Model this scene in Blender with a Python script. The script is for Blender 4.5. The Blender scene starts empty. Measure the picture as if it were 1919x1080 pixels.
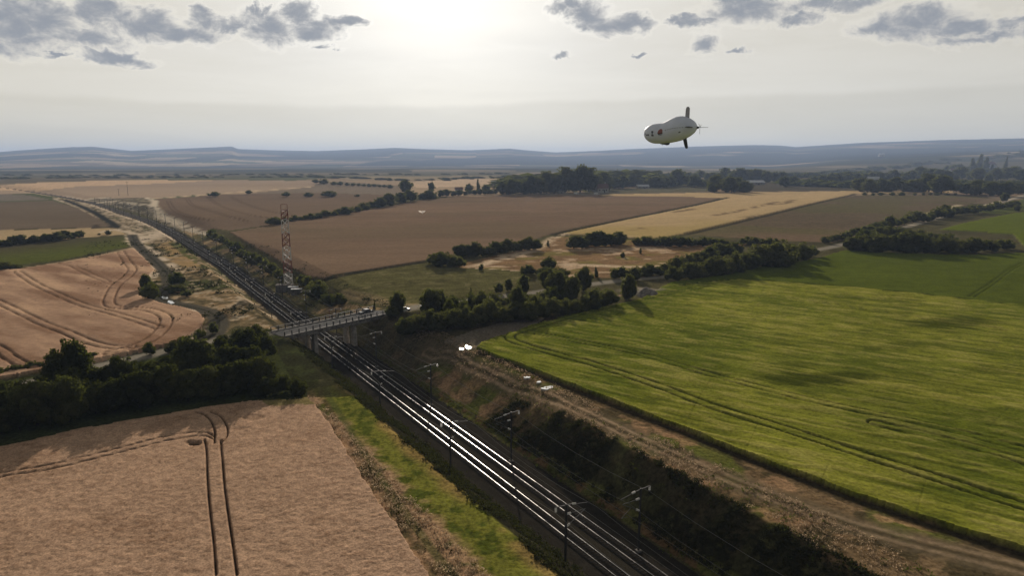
import bpy, bmesh, math, random
import numpy as np
from mathutils import Vector, Matrix
rnd = random.Random(7)
NR = np.random.RandomState(11)
PI = math.pi

# ============================================================ camera, light, sky
SC = bpy.context.scene
COL = SC.collection
CAMH = 46.0
FPX = 1297.0                      # focal length in photo pixels (photo 1919 x 1080)
PITCH = math.atan(240 / FPX)      # horizon lies 240 px above the centre
SUN_EL, SUN_AZ = math.radians(15.4), math.radians(-3.9)   # azimuth from +Y, to the right positive

cam_d = bpy.data.cameras.new('camera')
cam = bpy.data.objects.new('camera', cam_d); COL.objects.link(cam)
cam.location = (0, 0, CAMH); cam.rotation_euler = (PI / 2 - PITCH, 0, 0)
cam_d.sensor_width = 36.0; cam_d.lens = FPX * 36.0 / 1919.0
cam_d.clip_start = 0.5; cam_d.clip_end = 60000
SC.camera = cam

sun_d = bpy.data.lights.new('sun', 'SUN'); sun_d.energy = 4.9; sun_d.angle = math.radians(0.6)
sun_d.color = (1.0, 0.88, 0.76)
sun = bpy.data.objects.new('sun', sun_d); COL.objects.link(sun)
sdir = Vector((math.sin(SUN_AZ) * math.cos(SUN_EL), math.cos(SUN_AZ) * math.cos(SUN_EL), math.sin(SUN_EL)))
sun.rotation_euler = sdir.to_track_quat('Z', 'Y').to_euler()

SC.view_settings.view_transform = 'Standard'; SC.view_settings.look = 'None'
SC.view_settings.gamma = 1.0; SC.view_settings.exposure = 0.0
SC.render.engine = 'CYCLES'
SC.cycles.use_denoising = True
SC.cycles.max_bounces = 6; SC.cycles.diffuse_bounces = 2; SC.cycles.glossy_bounces = 2
SC.cycles.transmission_bounces = 3; SC.cycles.volume_bounces = 0; SC.cycles.transparent_max_bounces = 4
SC.cycles.sample_clamp_indirect = 6.0
SC.cycles.caustics_reflective = False; SC.cycles.caustics_refractive = False


def lin(r, g, b):
    f = lambda c: (c / 255 / 12.92) if c / 255 <= 0.04045 else ((c / 255 + 0.055) / 1.055) ** 2.4
    return (f(r), f(g), f(b))


def pix_dir(x, y):
    a = (x - 959.5) / FPX; b = (y - 540.0) / FPX
    return np.array([a, math.cos(PITCH) - b * math.sin(PITCH), -math.sin(PITCH) - b * math.cos(PITCH)])


class NT:
    """small helper for node trees"""
    def __init__(s, tree): s.t = tree; s.n = tree.nodes; s.l = tree.links
    def add(s, typ, **kw):
        nd = s.n.new(typ)
        for k, v in kw.items(): setattr(nd, k, v)
        return nd
    def put(s, sock, v):
        if hasattr(v, 'is_output') or isinstance(v, bpy.types.NodeSocket): s.l.new(v, sock)
        else: sock.default_value = v
    def m(s, op, a, b=None, c=None, clamp=False):
        nd = s.n.new('ShaderNodeMath'); nd.operation = op; nd.use_clamp = clamp
        for i, v in enumerate((a, b, c)):
            if v is not None: s.put(nd.inputs[i], v)
        return nd.outputs[0]
    def mix(s, f, a, b, mode='MIX'):
        nd = s.n.new('ShaderNodeMix'); nd.data_type = 'RGBA'; nd.blend_type = mode
        s.put(nd.inputs[0], f)
        for i, v in ((6, a), (7, b)):
            if isinstance(v, tuple) and len(v) == 3: v = (*v, 1)
            s.put(nd.inputs[i], v)
        return nd.outputs[2]
    def ss(s, v, lo, hi, a=0.0, b=1.0):
        nd = s.n.new('ShaderNodeMapRange'); nd.interpolation_type = 'SMOOTHSTEP'
        s.put(nd.inputs[0], v)
        for i, q in zip((1, 2, 3, 4), (lo, hi, a, b)): nd.inputs[i].default_value = q
        return nd.outputs[0]
    def noise(s, vec, scale, detail=4, rough=0.55, dist=0.0):
        nd = s.n.new('ShaderNodeTexNoise')
        if vec is not None: s.l.new(vec, nd.inputs['Vector'])
        nd.inputs['Scale'].default_value = scale; nd.inputs['Detail'].default_value = detail
        nd.inputs['Roughness'].default_value = rough; nd.inputs['Distortion'].default_value = dist
        return nd
    def comb(s, x, y, z):
        nd = s.n.new('ShaderNodeCombineXYZ')
        for i, v in enumerate((x, y, z)): s.put(nd.inputs[i], v)
        return nd.outputs[0]


W = bpy.data.worlds.new('World'); SC.world = W; W.use_nodes = True
g = NT(W.node_tree); g.n.clear()
out = g.add('ShaderNodeOutputWorld'); bg = g.add('ShaderNodeBackground')
bg.inputs[1].default_value = 0.1
sky = g.add('ShaderNodeTexSky', sky_type='NISHITA'); sky.sun_disc = False
sky.sun_elevation = SUN_EL; sky.sun_rotation = SUN_AZ; sky.air_density = 1.0; sky.dust_density = 2.5
tc = g.add('ShaderNodeTexCoord')
nrm = g.add('ShaderNodeVectorMath', operation='NORMALIZE'); g.l.new(tc.outputs['Generated'], nrm.inputs[0])
sep = g.add('ShaderNodeSeparateXYZ'); g.l.new(nrm.outputs[0], sep.inputs[0])
az = g.m('ARCTAN2', sep.outputs[0], sep.outputs[1]); el = g.m('ARCSINE', sep.outputs[2])
dot = g.add('ShaderNodeVectorMath', operation='DOT_PRODUCT'); g.l.new(nrm.outputs[0], dot.inputs[0])
gaz, gel = math.radians(-5.6), math.radians(15.5)
dot.inputs[1].default_value = (math.sin(gaz) * math.cos(gel), math.cos(gaz) * math.cos(gel), math.sin(gel))
ang = g.m('ARCCOSINE', g.m('MINIMUM', dot.outputs['Value'], 0.99999))
# thin veil of high cloud lit by the low sun (all values x10 because the background runs at 0.1)
glow = g.m('EXPONENT', g.m('MULTIPLY', g.m('POWER', g.m('DIVIDE', ang, 0.15), 2.0), -1.0))
glow2 = g.m('EXPONENT', g.m('MULTIPLY', g.m('DIVIDE', ang, 0.42), -1.0))
veil = g.m('ADD', g.m('ADD', 6.2, g.m('MULTIPLY', glow, 3.6)), g.m('MULTIPLY', glow2, 4.0))
lowc = g.comb(g.m('MULTIPLY', az, 2.2), g.m('MULTIPLY', el, 16.0), 0.0)
n1 = g.noise(lowc, 1.6, 5, 0.6, 0.4).outputs[0]
veil = g.m('MULTIPLY', veil, g.ss(n1, 0.3, 0.7, 0.97, 1.03))
edge = g.m('ADD', el, g.m('MULTIPLY', g.m('SUBTRACT', g.noise(g.comb(az, 0.0, 1.3), 5.0, 5, 0.6).outputs[0], 0.5), 0.022))
edge = g.m('SUBTRACT', edge, g.m('MULTIPLY', g.ss(az, -0.15, 0.35), 0.012))
veil = g.m('MULTIPLY', veil, g.ss(edge, 0.068, 0.078, 0.89, 1.0))
edge2 = g.m('ADD', el, g.m('MULTIPLY', g.m('SUBTRACT', g.noise(g.comb(az, 3.0, 1.3), 4.0, 3, 0.5).outputs[0], 0.5), 0.03))
edge2 = g.m('ADD', edge2, g.m('MULTIPLY', g.ss(az, -0.55, -0.2), 0.03))
veil = g.m('MULTIPLY', veil, g.ss(edge2, 0.036, 0.044, 0.955, 1.0))
lowk = g.ss(el, 0.0, 0.16, 1.0, 0.0)
veil = g.m('MULTIPLY', veil, g.m('ADD', 1.0, g.m('MULTIPLY', lowk, 0.22)))
right = g.m('MULTIPLY', g.ss(az, -0.1, 0.6), g.ss(el, 0.02, 0.16, 1.0, 0.2))
vc = g.mix(g.ss(veil, 5.5, 9.5), (1.0, 0.93, 0.765), (1.0, 0.965, 0.885))
vc = g.mix(g.m('MULTIPLY', right, 0.7), vc, (0.84, 0.86, 0.865))
vc = g.mix(g.m('MULTIPLY', lowk, 0.5), vc, (1.0, 0.90, 0.64))
vscale = g.add('ShaderNodeVectorMath', operation='SCALE'); g.l.new(vc, vscale.inputs[0]); g.l.new(veil, vscale.inputs['Scale'])
veilcol = vscale.outputs[0]
# cumulus banks: soft ellipses in sky direction, torn by noise   (photo px: x, y, half width, half height)
CL = [(20, 40, 95, 45), (120, 68, 95, 17), (75, 25, 50, 25), (185, 35, 40, 28), (200, 12, 45, 18), (265, 38, 62, 24), (330, 62, 75, 17), (395, 42, 42, 16),
      (378, 28, 26, 16), (430, 46, 40, 12), (500, 52, 48, 28), (492, 22, 12, 14), (560, 22, 34, 24), (590, 50, 55, 18), (640, 38, 42, 12), (622, 81, 20, 5),
      (212, 110, 56, 11), (95, 99, 32, 4), (205, 100, 40, 8),
      (1100, 20, 46, 28), (1150, 38, 78, 18), (1200, 36, 34, 12), (1060, 5, 40, 14), (1300, 40, 52, 10), (1400, 18, 90, 28), (1380, 5, 60, 20), (1290, 30, 20, 10),
      (1490, 40, 50, 12), (1560, 6, 80, 16), (1320, 80, 34, 20), (1375, 103, 22, 6), (1062, 97, 24, 6), (1192, 99, 18, 5),
      (1720, 45, 90, 28), (1650, 55, 55, 12), (1800, 52, 60, 12), (1840, 70, 70, 10), (1910, 45, 30, 10),
      (-120, 30, 90, 40), (2040, 30, 90, 30)]
wob = g.noise(g.comb(az, g.m('MULTIPLY', el, 1.35), 0.0), 17.0, 6, 0.62, 0.5)
wsep = g.add('ShaderNodeSeparateXYZ'); g.l.new(wob.outputs[1], wsep.inputs[0])
az2 = g.m('ADD', az, g.m('MULTIPLY', g.m('SUBTRACT', wsep.outputs[0], 0.5), 0.085))
el2 = g.m('ADD', el, g.m('MULTIPLY', g.m('SUBTRACT', wsep.outputs[1], 0.5), 0.050))
acc = None
for (cx_, cy_, hw, hh) in CL:
    dv = pix_dir(cx_, cy_); dv = dv / np.linalg.norm(dv)
    a0 = math.atan2(dv[0], dv[1]); e0 = math.asin(dv[2])
    sa = hw / FPX * 0.98; se = hh / FPX * 0.98
    q = g.m('SUBTRACT', 1.0, g.m('ADD', g.m('POWER', g.m('ABSOLUTE', g.m('MULTIPLY', g.m('SUBTRACT', az2, a0), 1 / sa)), 2.0),
                                 g.m('POWER', g.m('ABSOLUTE', g.m('MULTIPLY', g.m('SUBTRACT', el2, e0), 1 / se)), 2.0)))
    acc = q if acc is None else g.m('SMOOTH_MAX', acc, q, 0.35)
n2 = g.noise(g.comb(az, g.m('MULTIPLY', el, 1.6), 2.0), 34.0, 7, 0.65, 0.3).outputs[0]
dens = g.m('ADD', acc, g.m('MULTIPLY', g.m('SUBTRACT', n2, 0.5), 2.6))
rim = g.ss(dens, -0.7, 0.1)
core = g.ss(dens, -0.40, 0.95)
cc = g.mix(g.ss(dens, 0.0, 1.3), (5.0, 4.9, 4.8), (2.6, 2.85, 3.3))
bright = g.add('ShaderNodeVectorMath', operation='SCALE'); g.l.new(veilcol, bright.inputs[0]); bright.inputs['Scale'].default_value = 1.17
front = g.mix(g.m('MULTIPLY', rim, 0.7), veilcol, bright.outputs[0])
front = g.mix(g.m('MULTIPLY', core, 0.93), front, cc)
# the veil thins out high overhead and behind the camera, where blue sky is left
nis = g.add('ShaderNodeVectorMath', operation='SCALE'); g.l.new(sky.outputs[0], nis.inputs[0]); nis.inputs['Scale'].default_value = 0.30
hi = g.ss(el, 0.33, 0.8)
back = g.ss(sep.outputs[1], 0.35, -0.4)
thin = g.m('MAXIMUM', g.m('MULTIPLY', hi, 0.9), g.m('MULTIPLY', back, 0.8))
final = g.mix(thin, front, g.mix(0.55, nis.outputs[0], (1.05, 1.0, 0.92)))
g.l.new(final, bg.inputs[0]); g.l.new(bg.outputs[0], out.inputs[0])

# ============================================================ helpers
AZT = math.radians(-31.3)
TD = np.array([math.sin(AZT), math.cos(AZT)])        # direction of the railway
TN = np.array([TD[1], -TD[0]])                       # to its right
T0 = 55.5                                            # offset of the railway's centre line


def unproj(x, y, z):
    d = pix_dir(x, y); k = (z - CAMH) / d[2]
    return d[0] * k, d[1] * k


def project(X, Y, Z):
    zc = Y * math.cos(PITCH) - (Z - CAMH) * math.sin(PITCH)
    up = Y * math.sin(PITCH) + (Z - CAMH) * math.cos(PITCH)
    zc = np.maximum(zc, 0.01)
    return 959.5 + FPX * X / zc, 540 - FPX * up / zc


def smooth(a, b, x):
    t = np.clip((x - a) / (b - a), 0, 1); return t * t * (3 - 2 * t)


_TAB = NR.rand(256, 256)


def vnoise(x, y, sc, seed=0):
    x = x / sc + seed * 17.3; y = y / sc + seed * 9.1
    xi = np.floor(x).astype(np.int64); yi = np.floor(y).astype(np.int64)
    fx = x - xi; fy = y - yi; fx = fx * fx * (3 - 2 * fx); fy = fy * fy * (3 - 2 * fy)
    a = _TAB[xi & 255, yi & 255]; b = _TAB[(xi + 1) & 255, yi & 255]
    c = _TAB[xi & 255, (yi + 1) & 255]; d = _TAB[(xi + 1) & 255, (yi + 1) & 255]
    return (a + (b - a) * fx) * (1 - fy) + (c + (d - c) * fx) * fy


def fbm(x, y, sc, octv=4, seed=0):
    v = 0; a = 1; t = 0
    for i in range(octv):
        v = v + a * vnoise(x, y, sc / 2.03 ** i, seed + i * 3.7); t += a; a *= 0.55
    return v / t


def railz(s):            # rail level along the line: in a 6 m cutting near, at grade far away
    s = np.asarray(s, float)
    return -6.0 + 3.0 * smooth(330, 460, s) + 2.5 * smooth(450, 650, s)


_cl = [tuple(TD * s + TN * T0) for s in np.arange(-80, 361, 40)]
for (px, py, s_) in ((367, 463, 440), (333, 441, 510), (300, 423, 588), (267, 410, 666), (233, 400, 742), (200, 388, 864), (167, 379, 975), (110, 368, 1176), (50, 359, 1366), (0, 353, 1550), (-70, 346, 1800), (-200, 336, 2300)):
    _cl.append(unproj(px, py, float(railz(s_))))
_cl = np.array(_cl)


def catmull(P, n):
    out_ = []
    P = np.vstack([2 * P[0] - P[1], P, 2 * P[-1] - P[-2]])
    for i in range(1, len(P) - 2):
        p0, p1, p2, p3 = P[i - 1], P[i], P[i + 1], P[i + 2]
        for k in range(n):
            t = k / n
            out_.append(0.5 * ((2 * p1) + (-p0 + p2) * t + (2 * p0 - 5 * p1 + 4 * p2 - p3) * t * t + (-p0 + 3 * p1 - 3 * p2 + p3) * t ** 3))
    out_.append(P[-2]); return np.array(out_)


CLINE = np.vstack([_cl[:12], catmull(_cl[11:], 4)[1:]])
_seg = np.diff(CLINE, axis=0); _sl = np.hypot(_seg[:, 0], _seg[:, 1]); _cum = np.concatenate([[0], np.cumsum(_sl)]) - 80.0


def track_st(X, Y):
    """arclength along and signed offset (right +) from the railway centre line"""
    best = np.full(X.shape, 1e9); S = np.zeros(X.shape); O = np.full(X.shape, 1e9)
    for i in range(len(_seg)):
        ux, uy = _seg[i] / _sl[i]; ax, ay = CLINE[i]
        a = (X - ax) * ux + (Y - ay) * uy
        o = (X - ax) * uy - (Y - ay) * ux
        lo = -1e9 if i == 0 else 0; hi_ = 1e9 if i == len(_seg) - 1 else _sl[i]
        ac = np.clip(a, lo, hi_); dd = np.hypot(a - ac, o)
        k = dd < best
        best = np.where(k, dd, best); S = np.where(k, _cum[i] + ac, S); O = np.where(k, np.sign(o) * dd, O)
    return S, O


def cl_at(s, off=0.0):
    i = int(np.clip(np.searchsorted(_cum, s) - 1, 0, len(_seg) - 1))
    u = _seg[i] / _sl[i]; p = CLINE[i] + u * (s - _cum[i])
    # smooth the normal between segments
    j = min(i + 1, len(_seg) - 1); f_ = (s - _cum[i]) / _sl[i]
    v = _seg[j] / _sl[j]; h = i - 1 if i else 0; w_ = _seg[h] / _sl[h]
    tt = (u + (v * f_ + w_ * (1 - f_))) / 2; tt /= np.hypot(*tt)
    return p[0] + tt[1] * off, p[1] - tt[0] * off, tt


HILL = [(-900, 290), (0, 289), (60, 285), (150, 280), (190, 279), (260, 285), (310, 283), (400, 279), (445, 277), (456, 281), (520, 283), (600, 284), (680, 281), (745, 278), (800, 280), (880, 282),
        (955, 279), (985, 282), (1040, 286), (1120, 283), (1180, 280), (1300, 276), (1400, 274), (1450, 275), (1480, 278), (1600, 272), (1750, 269), (1919, 268), (2900, 266)]
MIDR = [(-900, 330), (700, 330), (790, 322), (850, 316), (940, 314), (1080, 313), (1180, 317), (1260, 321), (1330, 318), (1450, 312), (1560, 303), (1680, 297), (1800, 293), (1919, 291), (2900, 286)]


def ridge(tab, X, Y, R):
    u = 959.5 + FPX * X / np.maximum(Y, 1.0) / math.cos(PITCH) * 0.9835
    v = np.interp(u, [p[0] for p in tab], [p[1] for p in tab])
    a = np.arctan((540 - v) / FPX) - PITCH
    return CAMH + R * np.tan(a)


ROAD_L = [(-140, 765), (0, 733), (60, 719), (180, 688), (260, 670), (340, 652), (430, 634), (522, 622)]
ROAD_R = [(722, 588), (790, 574), (900, 560), (1000, 549), (1100, 534), (1170, 525), (1250, 519), (1330, 500), (1450, 484), (1560, 463), (1620, 447), (1700, 425), (1770, 405), (1850, 386), (1919, 368), (2050, 340)]


def height(X, Y, full=True):
    X = np.asarray(X, float); Y = np.asarray(Y, float)
    R = np.hypot(X, Y)
    # broad rolling of the land, growing with distance
    h = (fbm(X, Y, 900, 2, 5) - 0.5) * np.clip(R - 350, 0, 4000) * 0.006
    h = h + (fbm(X, Y, 260, 2, 8) - 0.5) * 1.6 * smooth(120, 420, R)
    mr = smooth(2900, 5200, R) * (1 - 0.6 * smooth(5600, 7600, R))
    hm = ridge(MIDR, X, Y, 5200)
    hr = ridge(HILL, X, Y, 12500)
    kk = smooth(4600, 12500, R)
    und = 1 + 0.25 * (fbm(X, Y, 1500, 4, 2) - 0.5)
    h = h * (1 - smooth(2500, 4500, R)) + np.maximum(hm, -4) * mr * und + 0 * R
    h = h * (1 - kk) + hr * (0.10 * smooth(4600, 8600, R) * und * (1 - kk) + kk)
    s, o = track_st(X, Y)
    z0 = railz(s)
    dpt = -z0
    ls = 5.6 + 9.0 * np.clip(dpt / 6, 0.3, 1)
    wob_ = (fbm(X, Y, 9, 3, 4) - 0.5)
    left = np.clip((-o - 5.6 + wob_ * 1.2) / (ls - 5.6), 0, 1)
    rightk = np.clip((o - 7.6 + wob_ * 1.6) / (8.0 + 6.5 * smooth(92, 118, s) * smooth(176, 158, s) + 11 * smooth(200, 222, s)), 0, 1)
    k = np.where(o < 0, left, rightk)
    k = k * k * (3 - 2 * k) * 0.35 + k * 0.65
    hc = z0 + (h - z0) * k
    hc = np.where(np.abs(o) < 5.6, z0 - 0.42, hc - 0.42 * (1 - k))
    fade = 1 - smooth(1500, 1900, s)
    h = np.where(np.abs(o) < 60, hc * fade + h * (1 - fade), h)
    # spoil heap with chalky edges, right of the line
    m = smooth(0, 20, o - 12) * (1 - smooth(60, 110, o)) * smooth(500, 580, s) * (1 - smooth(820, 980, s))
    h = h + m * 3.0
    # mound and low bank on the left between works road and railway
    m2 = smooth(-16, -22, o) * (1 - smooth(-34, -50, o)) * smooth(250, 300, s) * (1 - smooth(430, 500, s))
    h = h + 0 * m2
    # rise towards the bridge deck
    lift = smooth(9.0, 4.6, np.abs(s - 188.6 - 0.27 * o)) * smooth(44, 17, np.abs(o)) * (np.abs(o) > 13.5)
    h = h + lift * np.where(o < 0, 0.5, 1.15)
    return h


def hz(x, y):
    return float(height(np.array([x]), np.array([y]))[0])


def at(x, y):
    """photo pixel -> point on the ground"""
    z = 0.0
    for _ in range(5):
        X, Y = unproj(x, y, z); z = hz(X, Y)
    return X, Y, z


def ppm(X, Y, Z=0.0):     # photo pixels per metre at a point
    return FPX / (Y * math.cos(PITCH) - (Z - CAMH) * math.sin(PITCH))


def wpoly(pts): return np.array([at(x, y)[:2] for x, y in pts])


# ---------- objects
def link(o, parent=None):
    COL.objects.link(o)
    if parent is not None: o.parent = parent
    return o


def tag(o, label=None, cat=None, group=None, kind=None):
    if label: o['label'] = label
    if cat: o['category'] = cat
    if group: o['group'] = group
    if kind: o['kind'] = kind
    return o


def empty(name, loc=(0, 0, 0), rz=0.0):
    o = bpy.data.objects.new(name, None); o.location = loc; o.rotation_euler = (0, 0, rz); o.empty_display_size = 0.5
    return link(o)


def npmesh(name, V, F, mats=(), col=None, smooth_=False, mi=None):
    me = bpy.data.meshes.new(name)
    V = np.asarray(V, np.float32); F = np.asarray(F, np.int32); k = F.shape[1]
    me.vertices.add(len(V)); me.vertices.foreach_set('co', V.ravel())
    me.loops.add(F.size); me.loops.foreach_set('vertex_index', F.ravel())
    me.polygons.add(len(F)); me.polygons.foreach_set('loop_start', np.arange(0, F.size, k, dtype=np.int32))
    me.polygons.foreach_set('loop_total', np.full(len(F), k, np.int32))
    if smooth_: me.polygons.foreach_set('use_smooth', np.ones(len(F), bool))
    if mi is not None: me.polygons.foreach_set('material_index', np.asarray(mi, np.int32))
    for m_ in mats: me.materials.append(m_)
    if col is not None:
        a = me.attributes.new('Col', 'FLOAT_COLOR', 'POINT')
        c4 = np.ones((len(V), 4), np.float32); c4[:, :3] = col; a.data.foreach_set('color', c4.ravel())
    me.update(); me.validate()
    return me


class MB:
    """collects boxes, bars, tubes into one mesh"""
    def __init__(s): s.v = []; s.f = []
    def addvf(s, v, f):
        n = len(s.v); s.v += [tuple(map(float, p)) for p in v]; s.f += [tuple(i + n for i in q) for q in f]; return s
    def box(s, c, d, rz=0.0, M=None):
        x, y, z = d[0] / 2, d[1] / 2, d[2] / 2
        P = [Vector((sx * x, sy * y, sz * z)) for sz in (-1, 1) for sx, sy in ((-1, -1), (1, -1), (1, 1), (-1, 1))]
        R = Matrix.Rotation(rz, 3, 'Z') if M is None else M
        P = [R @ p + Vector(c) for p in P]
        return s.addvf(P, [(3, 2, 1, 0), (4, 5, 6, 7), (0, 1, 5, 4), (1, 2, 6, 5), (2, 3, 7, 6), (3, 0, 4, 7)])
    def bar(s, a, b, w, h=None):
        a = Vector(a); b = Vector(b); d = b - a
        if d.length < 1e-6: return s
        M = d.to_track_quat('X', 'Z').to_matrix()
        return s.box((a + b) / 2, (d.length, w, h or w), M=M)
    def tube(s, pts, r, n=6, r2=None, cap=True):
        pts = [Vector(p) for p in pts]; base = len(s.v); k = len(pts)
        for i, p in enumerate(pts):
            d = (pts[min(i + 1, k - 1)] - pts[max(i - 1, 0)]).normalized()
            M = d.to_track_quat('Z', 'X').to_matrix()
            rr = r if r2 is None else r + (r2 - r) * i / (k - 1)
            for j in range(n):
                a = 2 * PI * j / n
                s.v.append(tuple(p + M @ Vector((rr * math.cos(a), rr * math.sin(a), 0))))
        for i in range(k - 1):
            for j in range(n):
                a = base + i * n + j; b = base + i * n + (j + 1) % n
                s.f.append((a, b, b + n, a + n))
        if cap:
            s.f.append(tuple(base + j for j in reversed(range(n)))); s.f.append(tuple(base + (k - 1) * n + j for j in range(n)))
        return s
    def mesh(s, name, mat, smooth_=False):
        me = bpy.data.meshes.new(name); me.from_pydata(s.v, [], s.f); me.materials.append(mat)
        if smooth_:
            for p in me.polygons: p.use_smooth = True
        me.update(); return me
    def build(s, name, mat, parent=None, smooth_=False):
        return link(bpy.data.objects.new(name, s.mesh(name, mat, smooth_)), parent)


def kids(o): return [c for c in bpy.data.objects if c.parent is o]


def copy_tree(o, children, loc, rz, scale=None):
    """children: list of (part, [subparts])"""
    c = o.copy(); COL.objects.link(c); c.location = loc; c.rotation_euler = (0, 0, rz)
    if scale is not None: c.scale = scale
    for p, subs in children:
        q = p.copy(); COL.objects.link(q); q.parent = c
        for s_ in subs:
            r_ = s_.copy(); COL.objects.link(r_); r_.parent = q
    return c


# ---------- materials
def pmat(name, color, rough=0.8, metal=0.0, noise_sc=2.0, var=0.25, bump=0.0, spec=0.3):
    m_ = bpy.data.materials.new(name); m_.use_nodes = True; t = NT(m_.node_tree); b = t.n['Principled BSDF']
    tcn = t.add('ShaderNodeTexCoord'); nz = t.noise(tcn.outputs['Object'], noise_sc, 5, 0.6)
    c2 = tuple(min(1, c * (1 + var)) for c in color); c1 = tuple(c * (1 - var) for c in color)
    t.l.new(t.mix(t.ss(nz.outputs[0], 0.3, 0.7), c1, c2), b.inputs['Base Color'])
    b.inputs['Roughness'].default_value = rough; b.inputs['Metallic'].default_value = metal
    b.inputs['Specular IOR Level'].default_value = spec
    if bump:
        bn = t.add('ShaderNodeBump'); bn.inputs['Strength'].default_value = bump; t.l.new(nz.outputs[0], bn.inputs['Height']); t.l.new(bn.outputs[0], b.inputs['Normal'])
    return m_


def landmat(name, fine, var, bump, rough=0.95, sheen=0.0, aniso=(1, 1, 1)):
    """colour of the land from the field layout, broken up by procedural grain"""
    m_ = bpy.data.materials.new(name); m_.use_nodes = True; t = NT(m_.node_tree); b = t.n['Principled BSDF']
    at_ = t.add('ShaderNodeAttribute', attribute_name='Col')
    tcn = t.add('ShaderNodeTexCoord'); mp = t.add('ShaderNodeMapping'); t.l.new(tcn.outputs['Object'], mp.inputs[0]); mp.inputs['Scale'].default_value = aniso
    nz = t.noise(mp.outputs[0], fine, 6, 0.7); nz2 = t.noise(mp.outputs[0], fine * 0.13, 4, 0.6)
    k = t.m('ADD', t.ss(nz.outputs[0], 0.3, 0.7, 1 - var, 1 + var), t.ss(nz2.outputs[0], 0.3, 0.7, -var * 0.3, var * 0.3))
    sc = t.add('ShaderNodeVectorMath', operation='SCALE'); t.l.new(at_.outputs[0], sc.inputs[0]); t.l.new(k, sc.inputs['Scale'])
    t.l.new(sc.outputs[0], b.inputs['Base Color'])
    b.inputs['Roughness'].default_value = 1.0; b.inputs['Specular IOR Level'].default_value = 0.0
    if sheen: b.inputs['Sheen Weight'].default_value = sheen
    bn = t.add('ShaderNodeBump'); bn.inputs['Strength'].default_value = bump; bn.inputs['Distance'].default_value = 0.15
    t.l.new(nz.outputs[0], bn.inputs['Height']); t.l.new(bn.outputs[0], b.inputs['Normal'])
    return m_


M_WHEAT = landmat('wheat', 4.5, 0.36, 0.7)
M_CROP = landmat('crop', 1.6, 0.30, 0.6)
M_GRASS = landmat('grass', 1.5, 0.45, 0.7)
M_DIRT = landmat('dirt', 1.2, 0.25, 0.4)
M_STONE = landmat('ballast', 5.0, 0.35, 0.5, 0.9)
M_FAR = landmat('far_land', 0.02, 0.15, 0.1)
M_ROAD = landmat('asphalt', 3.0, 0.12, 0.15, 0.75)

# ============================================================ the land: one fan of ground around the camera, cut into fields
KA = 1.55


def A(r, g_, b): return np.array(lin(r, g_, b)) * KA


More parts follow.
